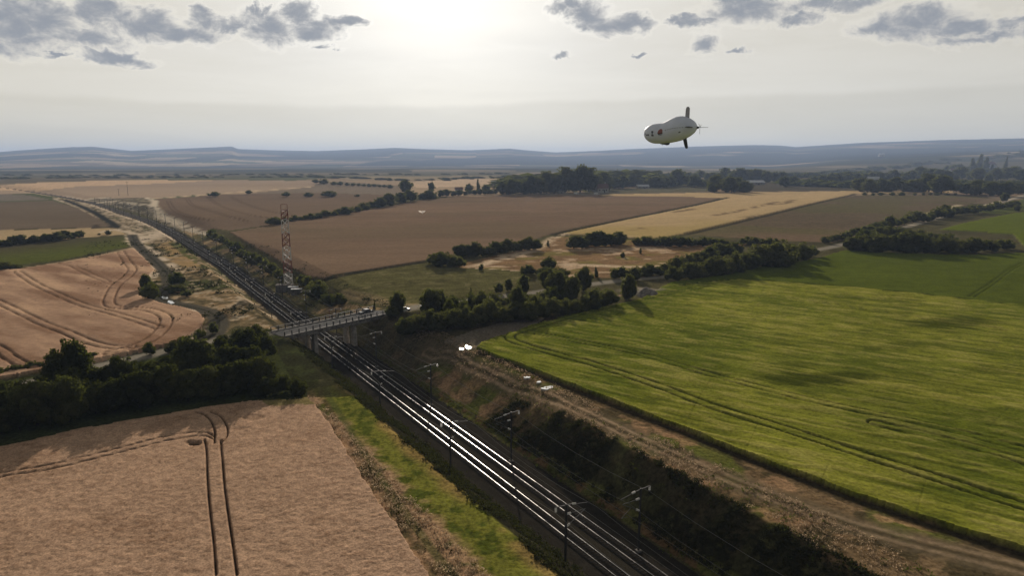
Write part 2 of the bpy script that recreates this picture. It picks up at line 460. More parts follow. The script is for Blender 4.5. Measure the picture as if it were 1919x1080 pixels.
def build_land():
    ph = np.concatenate([np.linspace(-78, -42, 60, endpoint=False), np.linspace(-42, 42, 1060), np.linspace(42, 78, 60)[1:]]) * PI / 180
    th = np.arange(46.0, 0.86, -0.062) * PI / 180
    r = CAMH / np.tan(th)
    rr = [r[-1]]
    while rr[-1] < 12700: rr.append(rr[-1] * 1.013)
    r = np.concatenate([r, rr[1:], [13200, 14000, 15500]])
    r = np.concatenate([[2.0, 12, 22, 30, 36, 40], r])
    nr, nc = len(r), len(ph)
    X = (r[:, None] * np.sin(ph)[None]).ravel(); Y = (r[:, None] * np.cos(ph)[None]).ravel()
    Z = height(X, Y); R = np.hypot(X, Y)
    U, Vv = project(X, Y, Z)
    S, O = track_st(X, Y)
    N = len(X)
    col = np.zeros((N, 3)); cls = np.zeros(N, np.int32); crop = np.zeros(N)
    names = ['ground']; mats = [M_GRASS]

    def newcls(name, mat):
        names.append(name); mats.append(mat); return len(names) - 1

    Kp = FPX / np.maximum(Y * math.cos(PITCH) + CAMH * math.sin(PITCH), 5)
    UJ = U + (fbm(X, Y, 3.5, 4, 201) - .5) * 1.2 * Kp; VJ = Vv + (fbm(X, Y, 3.5, 4, 202) - .5) * .6 * Kp * .4

    def inpoly(pts):
        p = np.array(pts, float); x0, y0 = p.min(0); x1, y1 = p.max(0)
        idx = np.nonzero((UJ >= x0) & (UJ <= x1) & (VJ >= y0) & (VJ <= y1) & (Y > 0))[0]
        u = UJ[idx]; v = VJ[idx]; inside = np.zeros(len(idx), bool); j = len(p) - 1
        for i in range(len(p)):
            xi, yi = p[i]; xj, yj = p[j]
            if yi != yj:
                c = ((yi > v) != (yj > v)) & (u < (xj - xi) * (v - yi) / (yj - yi) + xi)
                inside ^= c
            j = i
        return idx[inside]

    def dline(pts, reach, wld=True):
        """distance in metres from a ground polyline given in photo pixels; only vertices within reach"""
        P = wpoly(pts); x0, y0 = P.min(0) - reach; x1, y1 = P.max(0) + reach
        idx = np.nonzero((X >= x0) & (X <= x1) & (Y >= y0) & (Y <= y1))[0]
        x = X[idx]; y = Y[idx]; best = np.full(len(idx), 1e9)
        for a, b in zip(P[:-1], P[1:]):
            d = b - a; L2 = max(d @ d, 1e-6); t = np.clip(((x - a[0]) * d[0] + (y - a[1]) * d[1]) / L2, 0, 1)
            best = np.minimum(best, np.hypot(x - a[0] - t * d[0], y - a[1] - t * d[1]))
        k = best < reach
        return idx[k], best[k]

    def curve(pts, n=5): return [tuple(p) for p in catmull(np.array(pts, float), n)]

    def grain(idx, sc, amp, seed=0, octv=4, rot=None, asp=1.0):
        x, y = X[idx], Y[idx]
        if rot is not None:
            c, s_ = math.cos(math.radians(rot)), math.sin(math.radians(rot)); x, y = (x * c + y * s_) / asp, -x * s_ + y * c
        return 1 + amp * 2 * (fbm(x, y, sc, octv, seed) - 0.5)

    def paint(idx, c, k=1.0):
        k = np.asarray(k)
        col[idx] = np.asarray(c)[None] * (k[:, None] if k.ndim else k)

    def blend(idx, c, w):
        w = np.atleast_1d(np.clip(w, 0, 1))[:, None]; col[idx] = col[idx] * (1 - w) + np.asarray(c)[None] * w

    # ---- default: rough grass near, patchwork of far fields, wooded hills
    all_ = np.arange(N)
    paint(all_, A(70, 66, 44), grain(all_, 30, .35, 1) * grain(all_, 4, .25, 2))
    far = np.nonzero(R > 900)[0]
    x, y = X[far], Y[far]; wx = x + 160 * (fbm(x, y, 900, 2, 3) - .5); wy = y * 0.62 + 160 * (fbm(x, y, 900, 2, 6) - .5)
    ci = np.floor(wx / 420).astype(int); cj = np.floor((wy + (ci & 1) * 130) / 230).astype(int)
    hsh = _TAB[(ci * 7 + 31) & 255, (cj * 13 + 5) & 255]; h2 = _TAB[(ci * 3 + 77) & 255, (cj * 5 + 9) & 255]
    pal = np.array([A(150, 130, 105), A(120, 104, 84), A(88, 84, 62), A(165, 146, 115), A(62, 62, 46), A(104, 92, 74), A(78, 82, 56), A(52, 54, 40)])
    col[far] = pal[(hsh * 8).astype(int) % 8] * (0.85 + 0.3 * h2[:, None])
    c_far = newcls('far_fields', M_FAR); cls[far] = c_far
    dk = np.nonzero((R > 1250) & (R < 5000))[0]; blend(dk, A(80, 77, 60), .62 * smooth(1250, 1900, R[dk]))
    mid = np.nonzero((R > 2500) & (R < 5200))[0]
    w = smooth(2500, 3300, R[mid]) * smooth(0.30, 0.5, fbm(X[mid], Y[mid] * .5, 420, 3, 12)) * 0.9
    blend(mid, A(46, 50, 38), w)
    hil = np.nonzero(R > 5000)[0]; c_h = newcls('hills', M_FAR); cls[hil] = c_h
    f_ = fbm(X[hil], Y[hil], 1500, 4, 21)
    wood = np.clip(smooth(0.38, 0.52, f_ + 0.3 * smooth(8500, 11000, R[hil])), .35, 1)
    base = col[hil] * 1.1
    col[hil] = base * (1 - wood[:, None]) + A(34, 42, 42)[None] * wood[:, None]

    def field(name, mat, pts, c, crop_h=0.0, g1=(60, .12), g2=(6, .12), rot=None, asp=1.0, seed=0):
        idx = inpoly(pts)
        # ragged margin
        paint(idx, c, grain(idx, g1[0], g1[1], seed + 1, 3, rot, asp) * grain(idx, g2[0], g2[1], seed + 2, 4, rot, asp))
        k = newcls(name, mat); cls[idx] = k; crop[idx] = crop_h
        return idx, k

    # ---- far and middle fields
    field('stubble_field', M_WHEAT, [(-300, 352), (0, 349), (60, 345), (200, 339), (400, 337), (583, 339), (600, 344), (590, 350), (470, 358), (360, 366), (290, 372), (150, 376), (60, 362), (-300, 380)], A(142, 124, 104), 0, (300, .16), (25, .06), 12, 3, 3)
    i, _ = field('stubble_field', M_WHEAT, [(-300, 356), (-60, 350), (60, 343), (200, 338), (420, 337), (300, 344), (140, 350), (70, 358)], A(172, 146, 116), 0, (200, .08))
    blend(*(lambda i, d: (i, A(176, 156, 126), 1 - d / 7))(*dline([(290, 372), (360, 367), (470, 358), (590, 350)], 7)))
    field('fallow_field', M_WHEAT, [(590, 344), (640, 340), (745, 347), (770, 356), (752, 368), (600, 367), (420, 367), (590, 350)], A(112, 100, 84), 0, (120, .1))
    b_, _ = field('ploughed_field', M_WHEAT, [(290, 373), (430, 364), (530, 362), (600, 362), (690, 364), (755, 366), (752, 372), (690, 386), (620, 402), (520, 420), (430, 432), (400, 428), (385, 436), (350, 425), (318, 410), (300, 400)], A(104, 88, 71), 0, (80, .14), (8, .1), 40, 4, 5)
    for q in (((315, 376), (325, 392), (345, 402), (400, 416)), ((350, 372), (362, 385), (400, 397), (460, 415)), ((390, 370), (410, 384), (450, 398), (520, 412)), ((430, 367), (455, 380), (500, 395), (550, 404))):
        i, d = dline(curve(q), 3.0); blend(i, A(78, 64, 50), 0.9 * (1 - np.abs(d - 1.6) / 1.2))
    C_PTS = [(430, 436), (520, 421), (620, 404), (700, 392), (780, 377), (850, 369), (940, 366), (1120, 366), (1250, 369), (1345, 371), (1362, 369), (1300, 384), (1180, 408), (1080, 428), (1040, 438), (1000, 450), (900, 470), (810, 488), (700, 506), (610, 524), (580, 520), (540, 500), (470, 460)]
    f, _ = field('brown_field', M_WHEAT, C_PTS, A(108, 90, 72), 0.5, (45, .16), (5, .16), 8, 5, 7)
    blend(f, A(96, 84, 64), 0.5 * smooth(.5, .75, fbm(X[f] / 3, Y[f], 60, 3, 31)))
    D_PTS = [(1040, 440), (1080, 430), (1180, 410), (1300, 387), (1365, 372), (1250, 369), (1130, 368), (1125, 365), (1300, 362), (1560, 359), (1780, 357), (1790, 361), (1700, 363), (1600, 364), (1560, 373), (1450, 400), (1350, 424), (1290, 438), (1240, 447), (1190, 448), (1100, 442)]
    dix, _ = field('golden_field', M_WHEAT, D_PTS, A(160, 138, 102), 0.7, (50, .10), (6, .12), 30, 6, 9)
    blend(dix, A(140, 122, 66), 0.55 * smooth(380, 445, Vv[dix]) * smooth(.35, .6, fbm(X[dix], Y[dix], 60, 3, 14)))
    for q in (((1410, 391), (1450, 381), (1490, 376)), ((1340, 405), (1380, 398), (1400, 392)), ((1265, 399), (1300, 393)), ((1440, 385), (1470, 383), (1485, 378)), ((1185, 432), (1200, 430))):
        i, d = dline(q, 6); blend(i, A(88, 72, 50), 0.95 * (1 - d / 6) * smooth(.3, .5, fbm(X[i], Y[i], 7, 2, 3)))
    e, _ = field('fallow_field', M_GRASS, [(1292, 440), (1350, 426), (1450, 402), (1560, 375), (1605, 366), (1720, 365), (1850, 366), (1852, 372), (1790, 392), (1760, 400), (1700, 420), (1620, 440), (1560, 455), (1480, 452), (1380, 447)], A(86, 75, 58), 0.2, (60, .16), (7, .12), 20, 3, 11)
    blend(e, A(102, 84, 66), 0.7 * smooth(420, 450, Vv[e])); blend(e, A(80, 78, 46), 0.5 * smooth(.5, .65, fbm(X[e], Y[e], 70, 2, 4)))
    i, d = dline([(1400, 410), (1440, 404), (1470, 400)], 12); blend(i, A(50, 46, 34), 0.6 * (1 - d / 12) * smooth(.45, .6, fbm(X[i], Y[i], 9, 3, 4)))
    for q in ([(1290, 439), (1350, 425), (1450, 401), (1560, 374), (1600, 365)], [(1040, 440), (1180, 410), (1300, 386), (1364, 371)], [(1600, 364), (1700, 363), (1790, 362)]):
        i, d = dline(q, 4.5); blend(i, A(48, 44, 30), 1.3 * (1 - d / 4.5)); crop[i[d < 3]] = 0
    # rough dry ground and scrubby pasture between the belts
    fr, _ = field('dry_grass', M_GRASS, [(840, 500), (900, 486), (1000, 464), (1045, 443), (1100, 445), (1200, 452), (1400, 458), (1380, 470), (1290, 490), (1240, 505), (1150, 522), (1040, 520), (960, 508), (880, 505)], A(112, 90, 64), 0.2, (26, .2), (4, .4), 10, 1.5, 13)
    blend(fr, A(104, 96, 52), 0.8 * smooth(.5, .62, fbm(X[fr] / 1.3, Y[fr], 16, 4, 5)))
    blend(fr, A(160, 138, 112), 0.9 * smooth(.56, .68, fbm(X[fr] / 1.3, Y[fr], 8, 4, 15)))
    for q, w_ in ((((900, 498), (940, 486), (1000, 470), (1040, 445), (1060, 440)), 5), (((1045, 497), (1100, 498), (1190, 502), (1250, 500)), 5), (((890, 504), (960, 508), (1010, 512)), 2)):
        i, d = dline(q, w_); blend(i, A(168, 148, 122), 0.9 * (1 - d / w_) * smooth(.3, .55, fbm(X[i], Y[i], 5, 3, 8)) * 1.6)
    gr, _ = field('pasture', M_GRASS, [(600, 530), (700, 508), (810, 492), (860, 503), (930, 506), (1010, 512), (1010, 520), (940, 545), (860, 565), (790, 572), (735, 572), (690, 560), (640, 548)], A(74, 71, 42), 0.2, (18, .22), (2.5, .35), 10, 2, 15)
    blend(gr, A(104, 96, 66), 0.45 * smooth(.62, .76, fbm(X[gr], Y[gr], 3.0, 2, 25)))
    i, d = dline([(640, 548), (690, 560), (730, 570), (790, 574)], 4); blend(i, A(128, 112, 82), 1 - d / 4)
    for q in ([(610, 525), (700, 507), (810, 489)], [(600, 530), (560, 524)]):
        i, d = dline(q, 3.5); blend(i, A(46, 44, 30), 1.2 * (1 - d / 3.5))
    field('fallow_field', M_GRASS, [(1380, 346), (1500, 343), (1620, 352), (1700, 356), (1560, 358), (1400, 359)], A(70, 64, 50))
    field('fallow_field', M_GRASS, [(1090, 357), (1200, 352), (1340, 351), (1340, 359), (1100, 364)], A(82, 78, 58))
    field('stubble_field', M_WHEAT, [(760, 342), (850, 336), (960, 334), (1010, 338), (1000, 346), (780, 352)], A(168, 146, 120))
    i, d = dline([(940, 366), (1100, 364), (1150, 360)], 8); blend(i, A(120, 112, 90), 1 - d / 8)
    vl = inpoly([(1180, 330), (1400, 318), (1600, 308), (1919, 303), (2400, 300), (2400, 362), (1790, 357), (1380, 359), (1340, 351), (1200, 352)]); vl = vl[np.isin(cls[vl], (0, c_far))]
    paint(vl, A(78, 72, 50), grain(vl, 260, .25, 191, 3) * grain(vl, 60, .2, 192, 3)); blend(vl, A(112, 102, 82), .8 * smooth(.62, .7, fbm(X[vl], Y[vl] / 2, 200, 2, 193)))
    # ---- big green field
    H_PTS = [(893, 655), (905, 645), (940, 632), (1000, 612), (1100, 583), (1190, 566), (1225, 552), (1238, 541), (1262, 531), (1330, 521), (1410, 504), (1500, 492), (1540, 484), (1585, 470), (1650, 474), (1800, 480), (1900, 476), (2400, 460),
             (2400, 1200), (1919, 1034), (1800, 999), (1600, 931), (1500, 893), (1400, 855), (1300, 815), (1200, 776), (1100, 737), (1000, 697), (940, 674)]
    hx, kc = field('green_crop_field', M_CROP, H_PTS, A(106, 108, 38), 0.7, (55, .18), (7, .26), 72, 3.2, 17)
    # yellower and paler drifts running with the wind, darker hollows
    xs, ys = X[hx], Y[hx]; c_, s_ = math.cos(math.radians(-37)), math.sin(math.radians(-37)); xa = (xs * c_ + ys * s_) / 7.0; ya = -xs * s_ + ys * c_
    near = 1 - smooth(520, 470, Vv[hx])
    zone2 = (Vv[hx] < np.interp(U[hx], [1240, 1380, 1500, 1689, 1919, 2400], [538, 527, 533, 550, 576, 640]))
    st1 = fbm(xa, ya, 6, 5, 41); st2 = fbm(xa * 1.5, ya, 1.2, 4, 43); st3 = fbm(xs, ys, 45, 3, 44)
    blend(hx, A(122, 120, 50), 0.45 * smooth(.5, .74, st1) * ~zone2); blend(hx, A(66, 78, 20), 0.55 * smooth(.48, .68, st3) * ~zone2)
    blend(hx, A(136, 128, 70), 0.5 * smooth(.52, .7, st2) * ~zone2)
    blend(hx, A(66, 74, 20), 0.45 * smooth(.50, .28, st1) * ~zone2)
    blend(hx, A(52, 62, 16), 0.5 * smooth(.46, .30, st2) * ~zone2)
    z2 = hx[zone2]; paint(z2, A(70, 78, 24), grain(z2, 40, .12, 51) * grain(z2, 6, .16, 52)); crop[z2] = 0.7
    z2n = newcls('green_crop_field', M_CROP); cls[z2] = z2n
    crop[hx] += 0.2 * (st2 - .5) * 2
    for (ex, ey, rx_, ry_, w_) in ((1540, 715, 120, 14, .9), (1780, 610, 90, 12, .8), (1850, 700, 60, 10, .4), (1480, 690, 60, 8, .4), (1700, 655, 80, 8, .4)):
        q = ((U[hx] - ex) / rx_) ** 2 + ((Vv[hx] - ey) / ry_) ** 2
        blend(hx, A(52, 58, 14), w_ * smooth(1.3, 0.2, q + 1.6 * (st2 - .5) + 1.0 * (st1 - .5)))
    def tram(pts, gap, wdt, c, depth=0.7, w_=0.85, ragged=.4):
        wdt = wdt * .78; depth = depth * .7
        pc = curve(pts, 5) if len(pts) > 2 else pts
        i, d = dline(pc, gap / 2 + wdt * 1.6)
        k = np.clip(1.35 - np.abs(d - gap / 2) / (wdt * .75), 0, 1)
        k = k * (1 - ragged * smooth(.5, .7, fbm(X[i], Y[i], 2.2, 2, 3)))
        ok = crop[i] > 0.05
        blend(i[ok], c, w_ * k[ok]); crop[i[ok]] = np.maximum(crop[i[ok]] - depth * k[ok], 0.05)
    GD = A(40, 44, 12)
    tram([(1310, 543), (1240, 556), (1180, 570), (1100, 588), (1000, 618), (962, 630), (956, 637), (972, 648), (1050, 671), (1112, 688), (1240, 732), (1341, 770), (1474, 812), (1633, 865), (1750, 903), (1919, 958), (2100, 1015)], 2.6, .55, GD)
    tram([(1010, 630), (1100, 648), (1197, 668), (1351, 713), (1537, 761), (1750, 806), (1919, 850), (2100, 900)], 2.4, .45, GD, .5, .6)
    tram([(1640, 800), (1835, 848), (1919, 873), (2100, 930)], 2.4, .45, GD, .5, .6)
    tram([(1300, 548), (1500, 566), (1700, 596), (1919, 628)], 2.2, .5, GD, .3, .5)
    tram([(1250, 541), (1380, 527), (1500, 534), (1689, 550), (1919, 577), (2100, 600)], 0.0, .8, GD, .3, .8)
    tram([(1919, 494), (1890, 510), (1858, 535), (1820, 560)], 1.5, .6, GD, .3, .5)
    tram([(1640, 562), (1780, 548), (1919, 520)], 1.5, .5, GD, .2, .3)
    for q in (((1330, 720), (1310, 750), (1290, 790)), ((1552, 880), (1535, 915)), ((1735, 905), (1722, 950), (1715, 985)), ((1560, 735), (1600, 720)), ((1240, 640), (1215, 665)), ((1890, 770), (1850, 810)), ((1420, 800), (1400, 845)), ((1640, 690), (1700, 705))):
        tram(q, 0.0, .22, GD, .05, .28)
    # upper right green field
    u2, _ = field('green_crop_field', M_CROP, [(1760, 432), (1800, 420), (1850, 410), (1905, 399), (2400, 380), (2400, 462), (1919, 462), (1900, 440), (1840, 436)], A(78, 86, 24), 0.6, (60, .12), (7, .12))
    field('green_crop_field', M_CROP, [(1820, 398), (1870, 388), (1919, 372), (2400, 345), (2400, 375), (1919, 394), (1880, 402)], A(74, 78, 36), 0.4)
    # ---- left side
    field('fallow_field', M_GRASS, [(-300, 366), (0, 363), (55, 366), (98, 375), (0, 378), (-300, 382)], A(104, 96, 84))
    iI, _ = field('brown_field', M_WHEAT, [(-400, 384), (0, 379), (100, 377), (150, 392), (185, 408), (216, 426), (0, 431), (-400, 436)], A(96, 84, 68), 0.3, (60, .1), (7, .1), 10, 3, 19)
    i, d = dline([(176, 428), (180, 422), (184, 428)], 3); blend(i, A(52, 46, 36), .8 * (1 - d / 3))
    field('stubble_field', M_WHEAT, [(-400, 438), (0, 432), (214, 427), (238, 432), (240, 439), (160, 446), (0, 458), (-400, 480)], A(150, 130, 98), 0)
    kk, _ = field('green_crop_field', M_CROP, [(-400, 482), (0, 456), (120, 449), (244, 440), (250, 448), (252, 461), (190, 473), (110, 489), (40, 497), (0, 504), (-400, 560)], A(74, 78, 34), 0.4, (30, .1), (4, .12), 8, 3, 21)
    blend(kk, A(66, 58, 46), 0.85 * smooth(30, 0, Vv[kk] - np.interp(U[kk], [0, 250], [455, 439]) + 0.02 * U[kk] * 0 - 4 + (U[kk] - 60) * 0.06))
    L_PTS = [(-500, 560), (0, 508), (45, 505), (128, 492), (200, 478), (258, 465), (272, 474), (288, 488), (298, 498), (296, 508), (284, 516), (286, 524), (270, 530), (258, 545), (262, 558), (300, 564), (330, 571), (358, 580), (374, 590), (383, 602), (378, 617), (352, 634), (312, 650), (240, 666), (184, 680), (90, 698), (0, 712), (-500, 800)]
    lx, _ = field('wheat_field', M_WHEAT, L_PTS, A(146, 119, 97), 0.8, (30, .10), (3, .12), -32, 3, 23)
    sx = X[lx] * math.cos(-.6) + Y[lx] * math.sin(-.6); sy = -X[lx] * math.sin(-.6) + Y[lx] * math.cos(-.6)
    q = fbm(sx / 5, sy, 8, 4, 61); blend(lx, A(114, 88, 68), 0.75 * smooth(.48, .66, q)); blend(lx, A(172, 142, 114), 0.7 * smooth(.5, .3, q)); crop[lx] += 0.12 * (fbm(sx / 3, sy, 2.5, 3, 62) - .5)
    WD = A(78, 58, 40)
    tram([(33, 513), (69, 537), (111, 557), (156, 576), (206, 590), (250, 603), (297, 619)], 2.6, .6, WD, .6, .8)
    tram([(-60, 545), (0, 571), (42, 592), (83, 612), (125, 628), (167, 646), (208, 656), (244, 656)], 2.6, .6, WD, .6, .85)
    tram([(-60, 630), (0, 660), (17, 674), (42, 688), (64, 693)], 2.6, .6, WD, .6, .85)
    tram([(225, 473), (239, 495), (248, 508), (238, 522), (218, 538), (207, 557), (204, 572), (217, 580), (250, 582), (283, 586), (304, 594), (312, 604), (303, 623), (281, 642), (250, 656), (208, 667)], 3.2, .6, WD, .6, .8)
    tram([(136, 501), (167, 517), (200, 531)], 2.6, .55, WD, .5, .7)
    tram([(100, 492), (130, 502), (180, 512), (236, 500)], 0.0, .6, WD, .3, .3)
    i, d = dline([(-200, 530), (0, 507), (45, 504), (128, 491), (200, 477), (258, 464)], 4); blend(i, A(160, 138, 110), 1.1 - d / 4)
    i, d = dline([(45, 503), (90, 495), (130, 495)], 1.5); blend(i, A(70, 60, 42), 1 - d / 1.5)
    # ---- works strip left of the railway (dry spoil, chalk, olive weeds)
    wx_ = inpoly([(95, 370), (150, 373), (215, 394), (262, 410), (300, 426), (340, 452), (400, 500), (470, 552), (540, 612), (545, 625), (500, 616), (440, 610), (405, 640), (370, 648), (376, 620), (386, 602), (374, 588), (330, 569), (262, 556), (270, 531), (298, 500), (262, 463), (243, 442), (216, 427), (150, 392)])
    kw = newcls('embankment', M_DIRT); cls[wx_] = kw; crop[wx_] = 0
    nA = fbm(X[wx_], Y[wx_], 26, 4, 71); nB = fbm(X[wx_], Y[wx_], 7, 4, 72)
    paint(wx_, A(96, 84, 60), grain(wx_, 3, .3, 73)); blend(wx_, A(130, 108, 78), smooth(.5, .6, nB)); blend(wx_, A(66, 68, 38), smooth(.5, .62, nA)); blend(wx_, A(152, 138, 116), .9 * smooth(.6, .72, nB))
    blend(wx_, A(58, 54, 38), .8 * smooth(.6, .7, fbm(X[wx_], Y[wx_], 10, 3, 76)))
    blend(wx_, A(150, 136, 114), .9 * smooth(465, 440, Vv[wx_]) * smooth(.38, .5, nB))
    nC = fbm(X[wx_], Y[wx_], 2.6, 3, 79); blend(wx_, A(52, 50, 34), .7 * smooth(.56, .7, nC)); blend(wx_, A(160, 142, 118), .6 * smooth(.42, .28, nC))
    cx2 = inpoly([(290, 462), (318, 452), (345, 478), (378, 500), (372, 508), (340, 498), (312, 488)]); blend(cx2, A(140, 116, 80), .85 * smooth(.3, .5, fbm(X[cx2], Y[cx2], 8, 3, 77)))
    cx2 = inpoly([(315, 455), (335, 455), (370, 485), (368, 496), (345, 480)]); blend(cx2, A(72, 78, 34), .8 * smooth(.35, .5, fbm(X[cx2], Y[cx2], 8, 3, 78)))
    for q, w_ in ((((110, 367), (150, 374), (200, 392), (250, 410), (300, 432), (330, 450)), 7), (((240, 440), (246, 458), (262, 470), (290, 492)), 3), (((100, 372), (130, 382), (165, 394)), 3),
                  (((256, 444), (276, 462), (300, 482), (330, 505)), 3), (((262, 452), (285, 440), (300, 436)), 10), (((290, 500), (298, 508), (284, 522)), 2.2), (((330, 573), (350, 578), (372, 588)), 1.5), (((392, 612), (380, 622), (366, 634)), 1.8),
                  (((262, 563), (300, 564)), 1.2), (((190, 435), (216, 430), (246, 436), (262, 440)), 4)):
        i, d = dline(q, w_); blend(i, A(172, 156, 134), 1.5 * (1 - d / w_) * smooth(.25, .55, fbm(X[i], Y[i], 6, 3, 81)))
    # works road: dark, winding past the field
    rd = curve([(247, 440), (256, 458), (276, 477), (296, 495), (314, 515), (318, 535), (300, 552), (306, 562), (330, 570), (370, 578), (398, 588), (410, 603), (404, 622), (384, 640), (352, 650)], 5)
    i, d = dline(rd, 3.4); k_ = newcls('dirt_road', M_DIRT); j = i[d < 3.0]; cls[j] = k_; crop[i] = 0; blend(i, A(70, 66, 56), 1.4 * (1 - (d / 3.4) ** 3)); blend(i, A(40, 40, 30), .7 * (np.abs(d) < .5))
    i, d = dline([(120, 374), (150, 386), (180, 400), (212, 420), (218, 427)], 5); blend(i, A(40, 40, 34), 1.6 * (1 - d / 5))
    # spoil heap on the right of the line
    sp = inpoly([(150, 376), (205, 371), (275, 370), (292, 377), (294, 388), (300, 402), (322, 411), (350, 425), (390, 441), (385, 452), (330, 430), (270, 402), (210, 386)])
    cls[sp] = newcls('embankment', M_DIRT); crop[sp] = 0
    paint(sp, A(86, 80, 64), grain(sp, 12, .3, 91) * grain(sp, 4, .2, 92)); blend(sp, A(140, 128, 108), .8 * smooth(.55, .68, fbm(X[sp], Y[sp], 14, 3, 93)))
    for q, w_ in ((((150, 377), (175, 372), (215, 371), (275, 371), (291, 377), (288, 384), (262, 384), (225, 379)), 5), (((286, 384), (293, 396), (302, 406), (320, 411), (345, 424), (388, 442)), 6), (((180, 380), (220, 376)), 5)):
        i, d = dline(q, w_); blend(i, A(176, 162, 140), 1.5 * (1 - d / w_) * smooth(.25, .5, fbm(X[i], Y[i], 9, 3, 94)))
    # strip right of the railway beyond the bridge
    st = inpoly([(330, 430), (390, 442), (440, 470), (500, 508), (560, 535), (640, 560), (722, 584), (640, 600), (600, 605), (540, 570), (470, 520), (400, 470)])
    st = st[(O[st] > 7)]; cls[st] = newcls('embankment', M_GRASS); crop[st] = 0
    paint(st, A(96, 88, 58), grain(st, 4, .3, 95)); blend(st, A(146, 124, 94), .85 * smooth(.5, .62, fbm(X[st], Y[st], 9, 3, 96))); blend(st, A(60, 64, 34), .7 * smooth(.52, .62, fbm(X[st], Y[st], 15, 3, 97)))
    bx = inpoly([(600, 580), (650, 570), (716, 578), (700, 588), (640, 600), (600, 606), (585, 598)]); blend(bx, A(134, 112, 84), .8 * smooth(.4, .6, fbm(X[bx], Y[bx], 5, 3, 98)))
    # ---- near wheat field and verge left of the railway
    M_PTS = [(-500, 960), (0, 846), (150, 812), (300, 785), (380, 771), (470, 758), (540, 757), (575, 752), (592, 765), (610, 790), (640, 836), (670, 886), (700, 934), (740, 990), (780, 1050), (830, 1130), (900, 1250), (-900, 1250)]
    mx, _ = field('wheat_field', M_WHEAT, M_PTS, A(148, 122, 100), 0.8, (14, .07), (1.3, .13), 0, 1.5, 25)
    q = fbm(X[mx] / 1.25, Y[mx], .5, 3, 101); q2 = fbm(X[mx], Y[mx], 9, 3, 102)
    blend(mx, A(104, 79, 58), .38 * smooth(.5, .75, q) + .25 * smooth(.55, .7, q2)); blend(mx, A(168, 138, 110), .3 * smooth(.47, .25, q)); crop[mx] += 0.17 * (q - .5)
    WD2 = A(58, 46, 30)
    T1 = [(367, 780), (385, 786), (396, 797), (402, 812), (403, 826), (402, 840)]
    for q_ in (T1, [(395, 780), (412, 787), (421, 797), (427, 812), (425, 827), (415, 838)],
               [(384, 832), (387, 850), (388, 867), (390, 917), (394, 965), (401, 1025), (406, 1090)],
               [(414, 834), (415, 850), (417, 870), (421, 917), (427, 965), (436, 1025), (445, 1090)]):
        tram(q_, 0.0, .27, WD2, .75, .95, .15)
    tram([(-100, 914), (0, 896), (60, 887), (100, 879), (200, 855), (300, 829), (350, 820), (385, 819), (403, 826)], 0.0, .3, WD2, .6, .85, .3)
    tram([(-100, 923), (0, 904), (60, 895), (105, 887), (200, 864), (300, 838), (350, 828), (385, 826), (403, 832)], 0.0, .3, WD2, .6, .85, .3)
    for (ex, ey, ra, rb) in ((363, 839, 15, 5), (340, 790, 14, 3), (450, 812, 22, 4), (470, 790, 26, 6)):
        q = ((U[mx] - ex) / ra) ** 2 + ((Vv[mx] - ey) / rb) ** 2 + 2.0 * (fbm(X[mx], Y[mx], 1.5, 3, 7) - .5)
        k = smooth(1.2, .3, q) * (1.0 if ra == 15 else .22); blend(mx, A(66, 54, 36), k * .9); crop[mx] = np.maximum(crop[mx] - .6 * k, .05)
    # the belt's ground, dark green
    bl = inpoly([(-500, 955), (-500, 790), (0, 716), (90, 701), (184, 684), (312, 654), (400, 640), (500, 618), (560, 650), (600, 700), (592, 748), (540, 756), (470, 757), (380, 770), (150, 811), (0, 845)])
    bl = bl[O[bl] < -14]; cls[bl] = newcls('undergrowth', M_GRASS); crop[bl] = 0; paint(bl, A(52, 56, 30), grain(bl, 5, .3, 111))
    b2 = inpoly([(480, 750), (560, 742), (640, 745), (600, 760), (590, 765), (540, 772), (500, 768)]); blend(b2, A(88, 84, 44), .8 * smooth(.4, .55, fbm(X[b2], Y[b2], 3, 3, 112)))
    # verge between wheat and cutting
    vg = np.nonzero((O > -60) & (O < -13.2) & (S < 137) & (S > -60) & (cls != cls[mx[0]]) & (Y > 20))[0]
    cr = np.interp(S[vg], [-60, 40, 65, 86, 107, 131, 140], [-22, -24, -27, -25.5, -23.5, -21, -19])
    vg2 = vg[(O[vg] > cr - 1.5)]; o_ = O[vg2]; crv = np.interp(S[vg2], [-60, 40, 65, 86, 107, 131, 140], [-22, -24, -27, -25.5, -23.5, -21, -19])
    cls[vg2] = newcls('verge', M_GRASS); crop[vg2] = 0
    nn = fbm(X[vg2], Y[vg2], 2.2, 4, 121); n4 = fbm(X[vg2], Y[vg2], 8, 3, 122)
    paint(vg2, A(134, 108, 82), grain(vg2, 1.0, .3, 123) * grain(vg2, .45, .3, 124)); blend(vg2, A(84, 74, 50), smooth(.5, .65, nn))
    gline = np.interp(S[vg2], [40, 65, 86, 107, 131], [-21.0, -20.6, -20.0, -20.0, -20.5])
    gm = smooth(-1.6, 1.2, o_ - gline + 3 * (nn - .5) + 2.5 * (n4 - .5))
    blend(vg2, A(94, 94, 38), gm); blend(vg2, A(66, 72, 26), gm * smooth(.5, .62, nn)); blend(vg2, A(138, 110, 70), gm * .55 * smooth(-16.8, -14.6, o_ + 3 * (n4 - .5)) * smooth(.42, .58, n4))
    tk = np.abs(o_ - crv - 1.3 - 1.2 * (n4 - .5)); blend(vg2, A(72, 62, 42), .8 * smooth(1.0, .2, tk) * smooth(.3, .5, nn)); blend(vg2, A(66, 70, 36), .7 * smooth(.9, .3, np.abs(o_ - crv - 2.4)))
    db = inpoly([(505, 632), (560, 640), (585, 660), (640, 690), (690, 740), (640, 745), (590, 745), (560, 752), (540, 700)]); db = db[O[db] < -6.5]  # bank below the bridge, its shade painted into the ground colour
